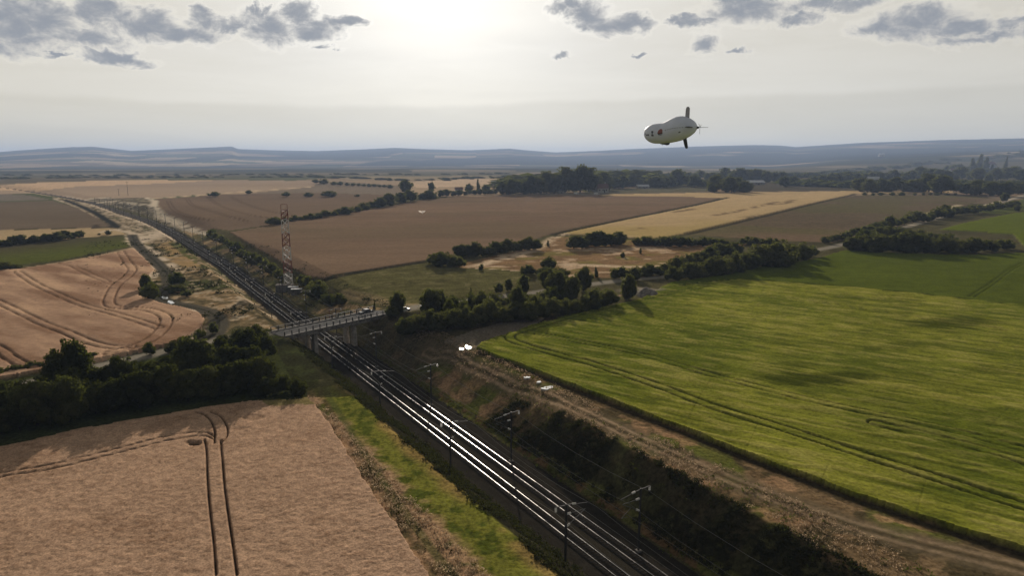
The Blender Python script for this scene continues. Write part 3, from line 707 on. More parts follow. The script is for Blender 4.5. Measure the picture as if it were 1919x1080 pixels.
    blend(db, A(40, 40, 24), .85 * smooth(.7, .45, fbm(X[db], Y[db], 7, 3, 127))); i, d = dline([(596, 664), (615, 672), (636, 690)], 2.2); blend(i, A(96, 92, 58), .9 * (1 - d / 2.2))
    # ---- right bank
    rb = np.nonzero((O > 7.4) & (O < 60) & (S < 186) & (S > -70) & ~np.isin(cls, (kc, z2n)) & (Y > 20))[0]
    o_ = O[rb]; cls[rb] = newcls('bank', M_GRASS); crop[rb] = 0
    nn = fbm(X[rb], Y[rb], 3, 4, 131); n4 = fbm(X[rb], Y[rb], 12, 3, 132)
    paint(rb, A(100, 83, 60), grain(rb, 1.0, .45, 133)); blend(rb, A(66, 58, 40), smooth(.48, .62, nn)); blend(rb, A(80, 84, 36), .85 * smooth(.52, .6, n4)); blend(rb, A(136, 108, 80), .7 * smooth(.54, .66, fbm(X[rb], Y[rb], 5, 4, 134)))
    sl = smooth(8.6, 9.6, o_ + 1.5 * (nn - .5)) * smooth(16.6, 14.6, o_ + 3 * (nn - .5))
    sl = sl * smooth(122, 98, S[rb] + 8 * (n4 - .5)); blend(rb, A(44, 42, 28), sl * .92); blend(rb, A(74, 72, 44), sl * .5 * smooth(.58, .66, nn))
    fl = smooth(9.6, 8.6, o_ + 1.5 * (nn - .5)); blend(rb, A(74, 74, 38), fl); blend(rb, A(86, 68, 46), fl * smooth(.5, .62, nn))
    blend(rb, A(52, 50, 36), smooth(135, 160, S[rb]) * .8)
    # farm track with two ruts along the top, crop edge's shade painted into a shallow dip
    PT = [(800, 640), (850, 664), (900, 690), (1000, 733), (1100, 777), (1250, 848), (1400, 912), (1600, 987), (1919, 1068), (2200, 1140)]
    i, d = dline(curve(PT, 3), 3.4); k_ = newcls('dirt_track', M_DIRT); m_ = (cls[i] != kc); i, d = i[m_], d[m_]; cls[i[d < 3.0]] = k_
    blend(i, A(86, 76, 58), .75 * (1 - (d / 3.4) ** 4)); kk_ = smooth(55, 115, S[i]); blend(i, A(142, 122, 98), (.35 + .5 * kk_) * smooth(.6, .2, np.abs(d - 1.1))); blend(i, A(62, 54, 38), .7 * smooth(.5, .1, d))
    ED = [(893, 658), (940, 678), (1000, 702), (1100, 742), (1200, 781), (1300, 820), (1400, 860), (1500, 898), (1600, 936), (1800, 1004), (1919, 1039), (2200, 1130)]
    i, d = dline(ED, 2.2); m_ = (cls[i] != kc); i, d = i[m_], d[m_]; blend(i, A(48, 42, 28), 1.2 * (1 - d / 2.2)); crop[i] = -0.15
    # ground right of the bridge under the trees
    i, d = dline([(725, 596), (760, 615), (800, 640), (850, 664)], 9); m_ = O[i] > 14; i, d = i[m_], d[m_]; blend(i, A(70, 64, 50), .6 * (1 - d / 9))
    gp = inpoly([(830, 640), (900, 615), (960, 600), (1020, 596), (1000, 612), (930, 634), (893, 652), (872, 660)]); gp = gp[~np.isin(cls[gp], (kc,))]; blend(gp, A(96, 88, 76), .8)
    # left slope
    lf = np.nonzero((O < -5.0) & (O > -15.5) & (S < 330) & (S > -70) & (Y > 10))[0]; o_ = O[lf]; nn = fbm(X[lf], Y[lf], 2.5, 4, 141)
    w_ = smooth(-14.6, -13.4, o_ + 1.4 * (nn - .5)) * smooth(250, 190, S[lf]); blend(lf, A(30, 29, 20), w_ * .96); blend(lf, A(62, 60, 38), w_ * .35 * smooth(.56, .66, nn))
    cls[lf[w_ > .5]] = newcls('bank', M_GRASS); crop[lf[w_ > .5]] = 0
    # ---- roads
    kr = newcls('road', M_ROAD)
    for q in (ROAD_L, ROAD_R):
        i, d = dline(q, 4.2); m_ = np.abs(O[i]) > 13; i, d = i[m_], d[m_]; crop[i] = 0
        blend(i, A(118, 112, 100), 1.6 * (1 - d / 4.2)); j = i[d < 2.9]; cls[j] = kr
    i, d = dline([(1640, 436), (1700, 412), (1760, 395), (1800, 384)], 5); blend(i, A(150, 136, 110), 1.4 * (1 - d / 5))
    i, d = dline([(1700, 425), (1770, 402), (1850, 384), (1919, 366)], 3); blend(i, A(160, 148, 128), 1.2 * (1 - d / 5))
    i, d = dline([(1175, 545), (1195, 541), (1225, 545)], 5); blend(i, A(120, 112, 100), 1.1 * (1 - d / 5))
    i, d = dline([(1110, 563), (1150, 556), (1185, 551)], 1.6); blend(i, A(140, 118, 100), 1.1 * (1 - d / 1.6))
    # ---- ballast bed
    bd = np.nonzero((np.abs(O) < np.where(S > 205, 5.0, 6.9)) & (S > -75) & (S < 1900))[0]
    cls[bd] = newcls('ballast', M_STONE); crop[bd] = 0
    gx = grain(bd, 1.0, .2, 151); dark = np.array(A(40, 37, 31))
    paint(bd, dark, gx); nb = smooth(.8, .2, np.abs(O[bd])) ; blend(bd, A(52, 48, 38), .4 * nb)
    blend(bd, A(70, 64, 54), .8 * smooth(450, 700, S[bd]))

    # crop stands up from the ground; fine clods and tussocks elsewhere
    rough = np.where(crop > 0, 0, 0.10 * (fbm(X, Y, 1.1, 3, 161) - .5) * (np.abs(O) > 7) * (R < 500))
    Z2 = Z + crop + rough
    V = np.stack([X, Y, Z2], 1)
    i0 = (np.arange(nr - 1)[:, None] * nc + np.arange(nc - 1)[None]).ravel()
    F = np.stack([i0, i0 + 1, i0 + nc + 1, i0 + nc], 1)
    fc = cls[i0]
    merged = {}
    for k in range(len(names)):
        sel = np.nonzero(fc == k)[0]
        if not len(sel): continue
        f = F[sel]; uq, inv = np.unique(f, return_inverse=True)
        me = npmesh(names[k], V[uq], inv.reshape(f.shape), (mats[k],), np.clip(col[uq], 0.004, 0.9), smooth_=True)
        o = link(bpy.data.objects.new(names[k], me)); o['kind'] = 'structure'


build_land()
#@@BEGIN
# ============================================================ shared materials
M_STEEL = pmat('galvanised_steel', (0.10, 0.10, 0.095), 0.6, 0.3, 4, .2)
M_DARK = pmat('dark_steel', (0.035, 0.033, 0.03), 0.7, 0.0, 4, .2)
M_INS = pmat('white_glazed_ceramic', (0.88, 0.86, 0.82), 0.2, 0, 3, .02, spec=.9)
_t = NT(M_INS.node_tree); _tl = _t.add('ShaderNodeBsdfTranslucent'); _tl.inputs[0].default_value = (.95, .93, .88, 1); _mx = _t.add('ShaderNodeMixShader'); _mx.inputs[0].default_value = .35
_t.l.new(_t.n['Principled BSDF'].outputs[0], _mx.inputs[1]); _t.l.new(_tl.outputs[0], _mx.inputs[2]); _t.l.new(_mx.outputs[0], _t.n['Material Output'].inputs[0])
M_RAIL = pmat('polished_rail', (0.32, 0.31, 0.29), 0.28, 1.0, 1.5, .12)
_t = NT(M_RAIL.node_tree); _n = _t.noise(_t.n['Texture Coordinate'].outputs['Object'], 0.35, 4, .7); _t.l.new(_t.ss(_n.outputs[0], .35, .65, .17, .36), _t.n['Principled BSDF'].inputs['Roughness'])
M_SLEEPER = pmat('sleeper_concrete', (0.035, 0.032, 0.028), 1.0, 0, 3, .3, spec=.0)
M_CONC = pmat('weathered_concrete', (0.19, 0.175, 0.155), 0.95, 0, 1.4, .45, .3, 0)
M_PIER = pmat('pale_concrete', (0.36, 0.33, 0.29), 0.95, 0, 1.4, .3, .3, 0)
M_DECK = pmat('bridge_asphalt', (0.15, 0.147, 0.14), 0.95, 0, 0.6, .25, .1, 0)
M_WHITE = pmat('white_paint', (0.58, 0.56, 0.52), 0.45, 0, 2, .08)
M_RED = pmat('faded_red_paint', (0.24, 0.085, 0.06), 0.6, 0, 2, .2)
M_WIRE = pmat('wire', (0.16, 0.15, 0.13), 0.45, 0.5, 2, .1)
M_BARK = pmat('bark', (0.05, 0.04, 0.03), 0.95, 0, 3, .3, .3, .05)


def leafmat(name, c1, c2, tr=0.35, glow=(0.16, 0.19, 0.02)):
    m_ = bpy.data.materials.new(name); m_.use_nodes = True; t = NT(m_.node_tree); b = t.n['Principled BSDF']; o = t.n['Material Output']
    oi = t.add('ShaderNodeObjectInfo'); ge = t.add('ShaderNodeNewGeometry')
    nz = t.noise(ge.outputs['Position'], 0.55, 6, 0.75)
    f = t.m('ADD', t.m('MULTIPLY', oi.outputs['Random'], 0.6), t.m('MULTIPLY', t.ss(nz.outputs[0], 0.35, 0.65), 0.4))
    c = t.mix(f, c1, c2); t.l.new(c, b.inputs['Base Color'])
    b.inputs['Roughness'].default_value = 0.6; b.inputs['Specular IOR Level'].default_value = 0.0
    tl = t.add('ShaderNodeBsdfTranslucent'); t.l.new(t.mix(0.5, c, glow), tl.inputs[0])
    mx = t.add('ShaderNodeMixShader'); mx.inputs[0].default_value = tr
    t.l.new(b.outputs[0], mx.inputs[1]); t.l.new(tl.outputs[0], mx.inputs[2]); t.l.new(mx.outputs[0], o.inputs[0]); return m_


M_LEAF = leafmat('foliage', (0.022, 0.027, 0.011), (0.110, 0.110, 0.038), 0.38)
M_LEAFT = leafmat('backlit_outer_leaves', (0.045, 0.050, 0.019), (0.160, 0.150, 0.062), 0.5)  # paler than the crown core: backlit sheen put into the leaf colour
M_LEAFD = leafmat('shady_leaves', (0.018, 0.021, 0.008), (0.075, 0.078, 0.026), 0.32)  # darker leaf copy, the near belt's deep shade put into its colour
M_LEAFL = leafmat('light_foliage', (0.07, 0.085, 0.022), (0.11, 0.115, 0.032), 0.35)
M_SCRUB = leafmat('scrub', (0.020, 0.021, 0.012), (0.056, 0.053, 0.028), 0.12)
M_STRAW = leafmat('straw', (0.26, 0.19, 0.12), (0.44, 0.34, 0.23), 0.5, (.45, .33, .2))


# ============================================================ railway
def path_pts(off, z, s0, s1, st=8.0):
    out_ = []
    s = s0
    while s <= s1:
        x, y, _ = cl_at(s, off); out_.append((x, y, float(railz(s)) + z)); s += st
    return out_


def strip_bar(mb, pts, w, h):
    base = len(mb.v); k = len(pts)
    for i, p in enumerate(pts):
        a = Vector(pts[max(i - 1, 0)]); b = Vector(pts[min(i + 1, k - 1)]); d = (b - a); d.z = 0; d.normalize(); n = Vector((d.y, -d.x, 0)); p = Vector(p)
        for sx, sz in ((-1, 0), (1, 0), (1, 1), (-1, 1)): mb.v.append(tuple(p + n * (sx * w / 2) + Vector((0, 0, sz * h))))
    for i in range(k - 1):
        for j in range(4):
            a = base + i * 4 + j; b = base + i * 4 + (j + 1) % 4; mb.f.append((a, b, b + 4, a + 4))
    mb.f += [tuple(base + j for j in (3, 2, 1, 0)), tuple(base + (k - 1) * 4 + j for j in range(4))]
    return mb


for name_, c0, lab in (('left', -2.07, 'railway track nearest the wheat field, its two rails catching the low sun'), ('right', 2.07, 'railway track on the side of the green field, with two shiny rails')):
    tr = empty('railway_track'); tag(tr, lab, 'railway track', 'parallel railway tracks in the cutting')
    for sg in (-1, 1):
        o_ = c0 + sg * 0.7525
        strip_bar(MB(), path_pts(o_, -0.16, -60, 1700), 0.08, 0.16).build('rail', M_RAIL, tr)
    mb = MB(); s = 20.0
    while s < 380:
        x, y, tt = cl_at(s, c0); z = float(railz(s)) - 0.51
        mb.box((x, y, z), (2.5, 0.28, 0.24), rz=math.atan2(-tt[0], tt[1])); s += 0.62
    so = mb.build('sleepers', M_SLEEPER, tr); so['kind'] = 'stuff'


def mast_parts(root):
    # local: x towards the track, origin at rail level below the pole
    MB().box((0, 0, 4.05), (0.20, 0.26, 9.5)).build('pole', M_DARK, root)
    MB().box((0, 0, -0.55), (0.7, 0.7, 0.7)).build('footing', M_CONC, root)
    mb = MB(); mb.tube([(0.1, 0, 5.6), (3.0, 0, 7.25)], .045); mb.tube([(0.1, 0, 7.35), (3.1, 0, 7.3)], .04); mb.tube([(1.6, 0, 6.45), (3.2, 0, 5.35)], .03); mb.tube([(3.2, 0, 5.35), (2.2, 0, 5.25)], .025)
    mb.build('bracket', M_STEEL, root)
    mb = MB(); mb.bar((0.9, 0, 8.55), (-1.7, 0, 8.75), .10); mb.bar((0.9, 0, 8.5), (3.4, 0, 8.1), .05); mb.build('cross_arm', M_DARK, root)
    def ins(a, b, r=.14):
        a = Vector(a); b = Vector(b); m_ = MB(); n = 5
        m_.tube([a.lerp(b, k / n) for k in range(n + 1)], r * .8, 7)
        for k in range(n): m_.tube([a.lerp(b, (k + .25) / n), a.lerp(b, (k + .75) / n)], r, 8)
        m_.build('insulator', M_INS, root)
    ins((0.15, 0, 5.62), (0.62, 0, 5.9)); ins((0.15, 0, 7.36), (0.75, 0, 7.35)); ins((-1.6, 0, 8.68), (-1.6, 0, 8.12)); ins((0.95, 0, 8.56), (1.5, 0, 8.46))
    MB().tube([(-1.6, 0, 8.1), (-1.6, 0, 7.98)], .05).build('clamp', M_STEEL, root)


mast0 = None; mparts = None
ORD = ['first', 'second', 'third', 'fourth', 'fifth', 'sixth', 'seventh', 'eighth', 'ninth', 'tenth', 'eleventh', 'twelfth', 'thirteenth', 'fourteenth', 'fifteenth', 'sixteenth', 'seventeenth', 'eighteenth', 'nineteenth', 'twentieth']
TENS = {2: 'twenty', 3: 'thirty', 4: 'forty', 5: 'fifty', 6: 'sixty', 7: 'seventy', 8: 'eighty', 9: 'ninety'}


def ordn(i):
    if i < 20: return ORD[i]
    n = i + 1
    if n % 10 == 0: return TENS[n // 10][:-1] + 'ieth'
    return TENS[n // 10] + '-' + ORD[n % 10 - 1]


for side, off, s0, far_ in ((1, 3.75, 64.6, 'green field'), (-1, -7.1, 66.3, 'wheat field')):
    for k in range(24):
        s = s0 + 33.4 * k
        if 176 < s < 203: s -= 0  # mast beside the bridge
        o_ = off if s < 330 else (off + .4 if side > 0 else off)
        if side > 0: o_ = 3.9
        x, y, tt = cl_at(s, o_)
        rz = math.atan2(tt[1] * 0 - 0, 1)  # replaced below
        nx, ny = (tt[1], -tt[0])           # right normal
        dx, dy = (-nx, -ny) if side > 0 else (nx, ny)
        rz = math.atan2(dy, dx); loc = (x, y, float(railz(s)))
        if mast0 is None:
            mast0 = empty('catenary_mast', loc, rz); mast_parts(mast0); m = mast0; mparts = [(p, []) for p in kids(mast0)]
        else:
            m = copy_tree(mast0, mparts, loc, rz)
        tag(m, 'dark mast with white insulators, %s from the camera on the %s side' % (ordn(k), far_), 'catenary mast', 'overhead line masts beside the railway')


def wire(off, zz, sag, s0, lab, r=.022, s1=870):
    pts = []; k = s0 - 33.4 * 3
    while k < s1:
        for j in range(4):
            u = j / 4; s = k + 33.4 * u; x, y, _ = cl_at(s, off); pts.append((x, y, float(railz(s)) + zz - sag * 4 * u * (1 - u)))
        k += 33.4
    tag(MB().tube(pts, r, 4).build('overhead_wire', M_WIRE), lab, 'overhead wire', 'overhead wires along the railway')


for off, s0, nm in ((2.07, 64.6, 'the track beside the green field'), (-2.07, 66.3, 'the track beside the wheat field')):
    wire(off, 5.3, 0.03, s0, 'level contact wire hanging low above ' + nm)
    wire(off, 7.0, 0.9, s0, 'sagging upper wire above ' + nm)
wire(3.9 + 1.6, 7.95, 0.8, 64.6, 'outer feeder wire on the masts along the green field side', .03)
wire(-7.1 - 1.6, 7.95, 0.8, 66.3, 'outer feeder wire on the masts along the wheat field side', .03)

# ============================================================ road bridge
def bp(o_, s_, z):   # straight part of the railway: offset, arclength -> world
    p = TD * s_ + TN * (T0 + o_); return Vector((p[0], p[1], z))


BA = bp(-15.5, 184.6, 0.55); BB = bp(15.8, 193.2, 1.25); BL = (BB - BA).length
bx = (BB - BA).normalized(); by_ = Vector((0, 0, 1)).cross(bx).normalized(); bz = bx.cross(by_)
br = empty('road_bridge'); tag(br, 'narrow grey concrete road bridge crossing the railway on two pairs of wall piers', 'bridge')


def bl(u, v, w):     # along, across (left +), up
    return BA + bx * u + by_ * v + Vector((0, 0, w))


MBx = Matrix((bx, by_, bz)).transposed()
MB().box(bl(BL / 2, 0, -0.22), (BL, 7.4, 0.40), M=MBx).build('deck', M_CONC, br)
MB().box(bl(BL / 2, 0, 0.02), (BL + 2, 5.6, 0.06), M=MBx).build('carriageway', M_DECK, br)
for sg in (-1, 1):
    MB().box(bl(BL / 2, sg * 3.5, -0.62), (BL, 0.5, 0.9), M=MBx).build('girder', M_CONC, br)
    MB().box(bl(BL / 2, sg * 3.62, 0.10), (BL + 1.5, 0.45, 0.26), M=MBx).build('kerb', pmat('pale_kerb', (.24, .225, .20), .85), br)
    rl = empty('parapet_railing'); rl.parent = br
    mb = MB(); n = 17
    for k in range(n):
        u = -0.5 + (BL + 1.0) * k / (n - 1); mb.box(bl(u, sg * 3.62, 0.75), (0.22, 0.22, 1.15), M=MBx)
    mb.build('posts', M_DARK, rl)
    MB().box(bl(BL / 2, sg * 3.62, 1.26), (BL + 1.3, 0.14, 0.12), M=MBx).build('top_rail', pmat('pale_rail', (.26, .245, .22), .7), rl)
    mb = MB()
    for w in (.45, .72, .98): mb.box(bl(BL / 2, sg * 3.62, w), (BL + 1.3, 0.04, 0.045), M=MBx)
    mb.build('rails', M_STEEL, rl)
for o_, sx in ((-6.6, 0.0), (5.5, 0.0)):
    u = (bp(o_, 188.6 + o_ * .27, 0) - BA).dot(bx)
    top = bl(u, 0, -1.05)
    mb = MB()
    for v in (-1.95, 1.95):
        c = bl(u, v, 0); zb = float(railz(190)) - .5
        t0, t1 = .42, .5; l0, l1 = 1.25, 1.5
        lo = [Vector((c.x, c.y, zb)) + Vector((TD[0], TD[1], 0)) * (sy * l1) + Vector((TN[0], TN[1], 0)) * (sx_ * t1) for sx_, sy in ((-1, -1), (1, -1), (1, 1), (-1, 1))]
        hi_ = [Vector((c.x, c.y, top.z)) + Vector((TD[0], TD[1], 0)) * (sy * l0) + Vector((TN[0], TN[1], 0)) * (sx_ * t0) for sx_, sy in ((-1, -1), (1, -1), (1, 1), (-1, 1))]
        mb2 = MB(); mb2.addvf(lo + hi_, [(0, 1, 5, 4), (1, 2, 6, 5), (2, 3, 7, 6), (3, 0, 4, 7), (4, 5, 6, 7)]); mb2.build('pier', M_PIER, br)
    MB().box(bl(u, 0, -1.25), (1.1, 7.0, 0.42), M=MBx).build('pier_cap', M_CONC, br)
for u in (0.2, BL - 0.2):
    MB().box(bl(u, 0, -1.6), (1.2, 7.9, 2.9), M=MBx).build('abutment', M_CONC, br)

# rubble heap at the tip of the green field
_rs = np.random.RandomState(5); X_, Y_, Z_ = at(1212, 552); K_ = ppm(X_, Y_); n = 34
_gx, _gy = np.meshgrid(np.linspace(-1, 1, n), np.linspace(-1, 1, n)); _r = np.sqrt(_gx ** 2 + _gy ** 2)
_zz = np.clip(1 - _r, 0, 1) ** .8 * 2.4 * (.55 + .9 * fbm(_gx + 9, _gy + 9, .5, 4, 3)) - .15
_V = np.stack([X_ + _gx * 26 / K_, Y_ + _gy * 7, Z_ + _zz], 2).reshape(-1, 3); _i = (np.arange(n - 1)[:, None] * n + np.arange(n - 1)[None]).ravel()
_o = link(bpy.data.objects.new('rubble_heap', npmesh('rubble_heap', _V, np.stack([_i, _i + 1, _i + n + 1, _i + n], 1), (pmat('rubble', (.20, .18, .155), .95, 0, .8, .5, .6, 0),)))); _o['kind'] = 'structure'

# ============================================================ vehicles
def car(loc, rz, body_col, kind='car', rough=.3, roof_col=None):
    root = empty('parked_car' if kind == 'car' else 'van', loc, rz); L, Wd = (4.2, 1.75) if kind == 'car' else (5.2, 1.95)
    bm_ = pmat('car_paint', body_col, rough, 0, 3, .05, spec=.5); gl = pmat('car_glass', (.02, .022, .025), .08, 0, 1, 0, spec=.8); ty = pmat('tyre', (.02, .02, .02), .9)
    if kind == 'car': prof = [(-.5, .25), (-.5, .72), (-.46, .85), (-.36, .9), (.2, .9), (.44, .82), (.5, .65), (.5, .25)]; cab = [(-.38, .9), (-.27, 1.36), (-.1, 1.43), (.06, 1.40), (.22, .9)]
    else: prof = [(-.5, .3), (-.5, 2.0), (-.47, 2.15), (.22, 2.15), (.33, 1.9), (.38, 1.15), (.48, 1.0), (.5, .3)]; cab = [(.2, 1.2), (.235, 1.95), (.315, 1.86), (.37, 1.2)]
    def prism(pr, w, mb, ins=0):
        n = len(pr); v = []
        for sy in (-1, 1):
            for i, (a, z) in enumerate(pr): v.append((a * L, sy * (w / 2 - ins * (z > pr[0][1] + .05)), z))
        f = [tuple(range(n))[::-1], tuple(range(n, 2 * n))] + [(i, (i + 1) % n, n + (i + 1) % n, n + i) for i in range(n)]
        mb.addvf(v, f); return mb
    prism(prof, Wd, MB()).build('body', bm_, root)
    prism(cab, Wd - (.12 if kind == 'car' else -.02), MB(), .12 if kind == 'car' else 0).build('windows', gl, root)
    if kind == 'car':
        MB().box((-.09 * L, 0, 1.44), (.30 * L, Wd - .36, .05)).build('roof', bm_ if roof_col is None else pmat('roof_paint', roof_col, .3, 0, 3, .03, spec=.5), root)
    for a in (-.31, .31):
        for sy in (-1, 1): MB().tube([(a * L, sy * (Wd / 2 - .2), .32), (a * L, sy * (Wd / 2 + .01), .32)], .32, 12).build('wheel', ty, root)
    for sy in (-1, 1): MB().box((.497 * L, sy * Wd * .36, .66 if kind == 'car' else .85), (.05, .3, .14)).build('headlight', M_INS, root)
    return root


c = bl(BL - 4.4, 1.2, 0.06); tag(car(c, math.atan2(bx.y, bx.x) + PI, (.05, .05, .055)), 'dark car with bright roof near the right end of the bridge', 'car')
X_, Y_, Z_ = at(757, 585); tag(car((X_, Y_, Z_ + .1), math.atan2(bx.y, bx.x) + .1, (.7, .7, .68)), 'white car on the road just right of the bridge, among the bushes', 'car')
for (px, py, lab) in ((1080, 364, 'white van parked in front of the tall wood beyond the brown field'), (1118, 365, 'white van parked below the house with the red roof')):
    X_, Y_, Z_ = at(px, py); v = car((X_, Y_, Z_), .2, (.78, .77, .74), 'van'); v.scale = (1.25,) * 3; tag(v, lab, 'van')

# ============================================================ lattice mast with its cabins
X_, Y_, Z_ = at(541, 536)
TB = Vector((X_, Y_, Z_)); K = ppm(X_, Y_)
tw = empty('lattice_tower', TB, 0.35); tag(tw, 'tall red and white banded lattice tower beside the railway', 'tower')
_a = math.atan((540 - 383) / FPX) - PITCH; TH = CAMH + Y_ * math.tan(_a) - Z_; bands = [(0, .165, 'w'), (.165, .325, 'r'), (.325, .49, 'w'), (.49, .65, 'r'), (.65, .82, 'w'), (.82, .935, 'r')]
wd = lambda u: 1.65 - .45 * u
for a, b, c_ in bands:
    mb = MB(); z0, z1 = a * TH, b * TH; w0, w1 = wd(a), wd(b); n = 2
    for sx in (-1, 1):
        for sy in (-1, 1): mb.bar((sx * w0, sy * w0, z0), (sx * w1, sy * w1, z1), .22)
    for k in range(n):
        za = z0 + (z1 - z0) * k / n; zb = z0 + (z1 - z0) * (k + 1) / n; wa = w0 + (w1 - w0) * k / n; wb = w0 + (w1 - w0) * (k + 1) / n
        for i, (p, q) in enumerate((((-1, -1), (1, -1)), ((1, -1), (1, 1)), ((1, 1), (-1, 1)), ((-1, 1), (-1, -1)))):
            mb.bar((p[0] * wa, p[1] * wa, za), (q[0] * wb, q[1] * wb, zb), .2); mb.bar((q[0] * wa, q[1] * wa, za), (p[0] * wb, p[1] * wb, zb), .2)
            mb.bar((p[0] * wb, p[1] * wb, zb), (q[0] * wb, q[1] * wb, zb), .13)
    mb.build('white_section' if c_ == 'w' else 'red_section', M_WHITE if c_ == 'w' else M_RED, tw)
mb = MB(); z0 = .935 * TH; w = wd(.93)
for sx in (-1, 1):
    for sy in (-1, 1): mb.bar((sx * w, sy * w, z0), (sx * w, sy * w, TH), .10)
    mb.bar((sx * w, -w, TH), (sx * w, w, TH), .1); mb.bar((-w, sx * w, TH), (w, sx * w, TH), .1)
mb.build('top_frame', M_RED, tw)
for zz in (.62, .78, .88):
    for a in (0.3, 2.6): MB().tube([(math.cos(a) * 1.5, math.sin(a) * 1.5, zz * TH), (math.cos(a) * 1.5, math.sin(a) * 1.5, zz * TH + 1.9)], .16, 8).build('antenna', M_WHITE, tw)
MB().box((0, 0, -.3), (4.4, 4.4, 1.6)).build('foundation', M_CONC, tw)
mb = MB(); mb.bar((.3, -1.3, 0), (.2, -.9, TH * .9), .06); mb.bar((-.3, -1.3, 0), (-.2, -.9, TH * .9), .06); mb.build('ladder', M_STEEL, tw)


def cabin(px, py, L, Wd, H, rz, lab, cm, rm):
    X, Y, Z = at(px, py); r = empty('equipment_cabin', (X, Y, Z), rz)
    MB().box((0, 0, H / 2 - .1), (L, Wd, H + .2)).build('wall', cm, r)
    MB().box((0, 0, H + .15), (L + .3, Wd + .3, .14)).build('roof', rm, r)
    MB().box((L * .2, -Wd / 2 - .02, H * .42), (.9, .06, H * .78)).build('door', M_STEEL, r)
    MB().box((-L * .25, -Wd / 2 - .02, H * .68), (.6, .06, .35)).build('vent', M_DARK, r)
    tag(r, lab, 'cabin'); return r


M_PALER = pmat('pale_roof', (.62, .62, .60), .35, 0, 2, .06, spec=.6); M_CAB = pmat('cabin_wall', (.13, .125, .115), .8)
cabin(534, 546, 6.4, 4.5, 2.6, .15, 'low grey flat-roofed concrete cabin at the foot of the lattice tower', M_CAB, M_CONC)
cabin(550, 548, 3.6, 1.7, 2.1, .1, 'small cabin with white roof behind its twin, right of the tower foot', M_CAB, M_PALER)
cabin(556, 552, 3.8, 1.7, 2.1, .1, 'small cabin with white roof nearest the railway, right of the tower foot', M_CAB, M_PALER)
# red marker post behind the bridge
X_, Y_, Z_ = at(618, 605); rp = empty('marker_post', (X_, Y_, Z_)); tag(rp, 'thin rusty red post standing behind the bridge railing', 'post')
MB().tube([(0, 0, -.2), (0, 0, 4.2)], .10, 8).build('pole', M_RED, rp); MB().box((0, 0, 4.1), (.5, .12, .35)).build('plate', M_RED, rp)
for k, (px, py, h, lab) in enumerate(((223, 367, 13, 'thin far-off lattice pole left of its taller twin, beyond the chalky heap'), (240, 366, 26, 'taller thin far-off pole beyond the chalky heap'))):
    X_, Y_, Z_ = at(px, py); q = empty('power_pole', (X_, Y_, Z_)); K_ = ppm(X_, Y_); tag(q, lab, 'pole', 'far power poles')
    H_ = h / K_; MB().tube([(0, 0, 0), (0, 0, H_)], .28, 6, .16).build('pole', M_STEEL, q); MB().bar((-1.8, 0, H_ * .93), (1.8, 0, H_ * .93), .2).build('cross_arm', M_STEEL, q)

# ============================================================ puddles
M_WATER = bpy.data.materials.new('puddle_water'); M_WATER.use_nodes = True
_t = NT(M_WATER.node_tree); _b = _t.n['Principled BSDF']; _b.inputs['Base Color'].default_value = (.8, .8, .78, 1); _b.inputs['Metallic'].default_value = .45; _b.inputs['Roughness'].default_value = .09; _b.inputs['IOR'].default_value = 2.2; _b.inputs['Specular IOR Level'].default_value = .8
_bn = _t.add('ShaderNodeBump'); _bn.inputs['Strength'].default_value = .06; _n = _t.noise(None, 3.0, 3); _t.l.new(_n.outputs[0], _bn.inputs['Height']); _t.l.new(_bn.outputs[0], _b.inputs['Normal'])
for k, (px, py, rx, ry) in enumerate(((877, 652, 4.4, 3.0), (865, 656, 2.8, 1.3), (988, 711, 5, 1.6), (1026, 728, 10, 3), (1010, 718, 5, 1.2), (309, 558, 7, 2.2), (320, 567, 6, 2.6), (795, 574, 7, 1.0), (1890, 372, 4, 1))):
    pts = []; n = 28; X0, Y0, Z0 = at(px, py)
    for j in range(n):
        a = 2 * PI * j / n; q = 1 + .28 * math.sin(2 * a + k) + .16 * math.sin(5 * a + 2 * k)
        X, Y = unproj(px + rx * q * math.cos(a), py + ry * q * math.sin(a), Z0); pts.append((X, Y))
    zz = max(hz(X, Y) for X, Y in pts + [(X0, Y0)]) + .07
    me = bpy.data.meshes.new('puddle'); me.from_pydata([(X, Y, zz) for X, Y in pts] + [(X, Y, zz - .5) for X, Y in pts], [], [tuple(range(n))[::1]] + [(j, (j + 1) % n, n + (j + 1) % n, n + j) for j in range(n)]); me.materials.append(M_WATER)
    bm = bmesh.new(); bm.from_mesh(me); bmesh.ops.recalc_face_normals(bm, faces=bm.faces); bm.to_mesh(me); bm.free()
    o = link(bpy.data.objects.new('puddle', me)); o['kind'] = 'structure'

# ============================================================ airship
DIST = 360.0
dv = pix_dir(1257, 244); dv = dv / dv[1]; AP = Vector((dv[0] * DIST, DIST, CAMH + dv[2] * DIST)); KP = FPX / (DIST * math.cos(PITCH) - (AP.z - CAMH) * math.sin(PITCH))
YAW = math.radians(28); CYA = math.cos(YAW) * 1.06            # nose to the left and a little away
ship = empty('airship', Vector((0, 0, CAMH)) + (AP - Vector((0, 0, CAMH))) * .53, -YAW); ship.scale = (.53, .53, .53); tag(ship, 'pale grey peanut-shaped airship with fins flying above the far hills', 'airship')
prof = [(1209, 249, .3), (1210.5, 249, 6), (1213, 249.2, 10.5), (1218, 249.6, 14.5), (1225, 249.8, 17.6), (1234, 249.7, 18.7), (1242, 249.2, 19.0), (1250, 247.2, 20.6), (1258, 244.8, 22.2), (1266, 242.6, 23.0), (1274, 241.2, 22.6), (1281, 240.3, 20.8), (1288, 239.8, 17.8), (1294, 239.6, 14.0), (1299, 239.4, 9.5), (1302, 239.3, 4.5), (1303.2, 239.3, .4)]
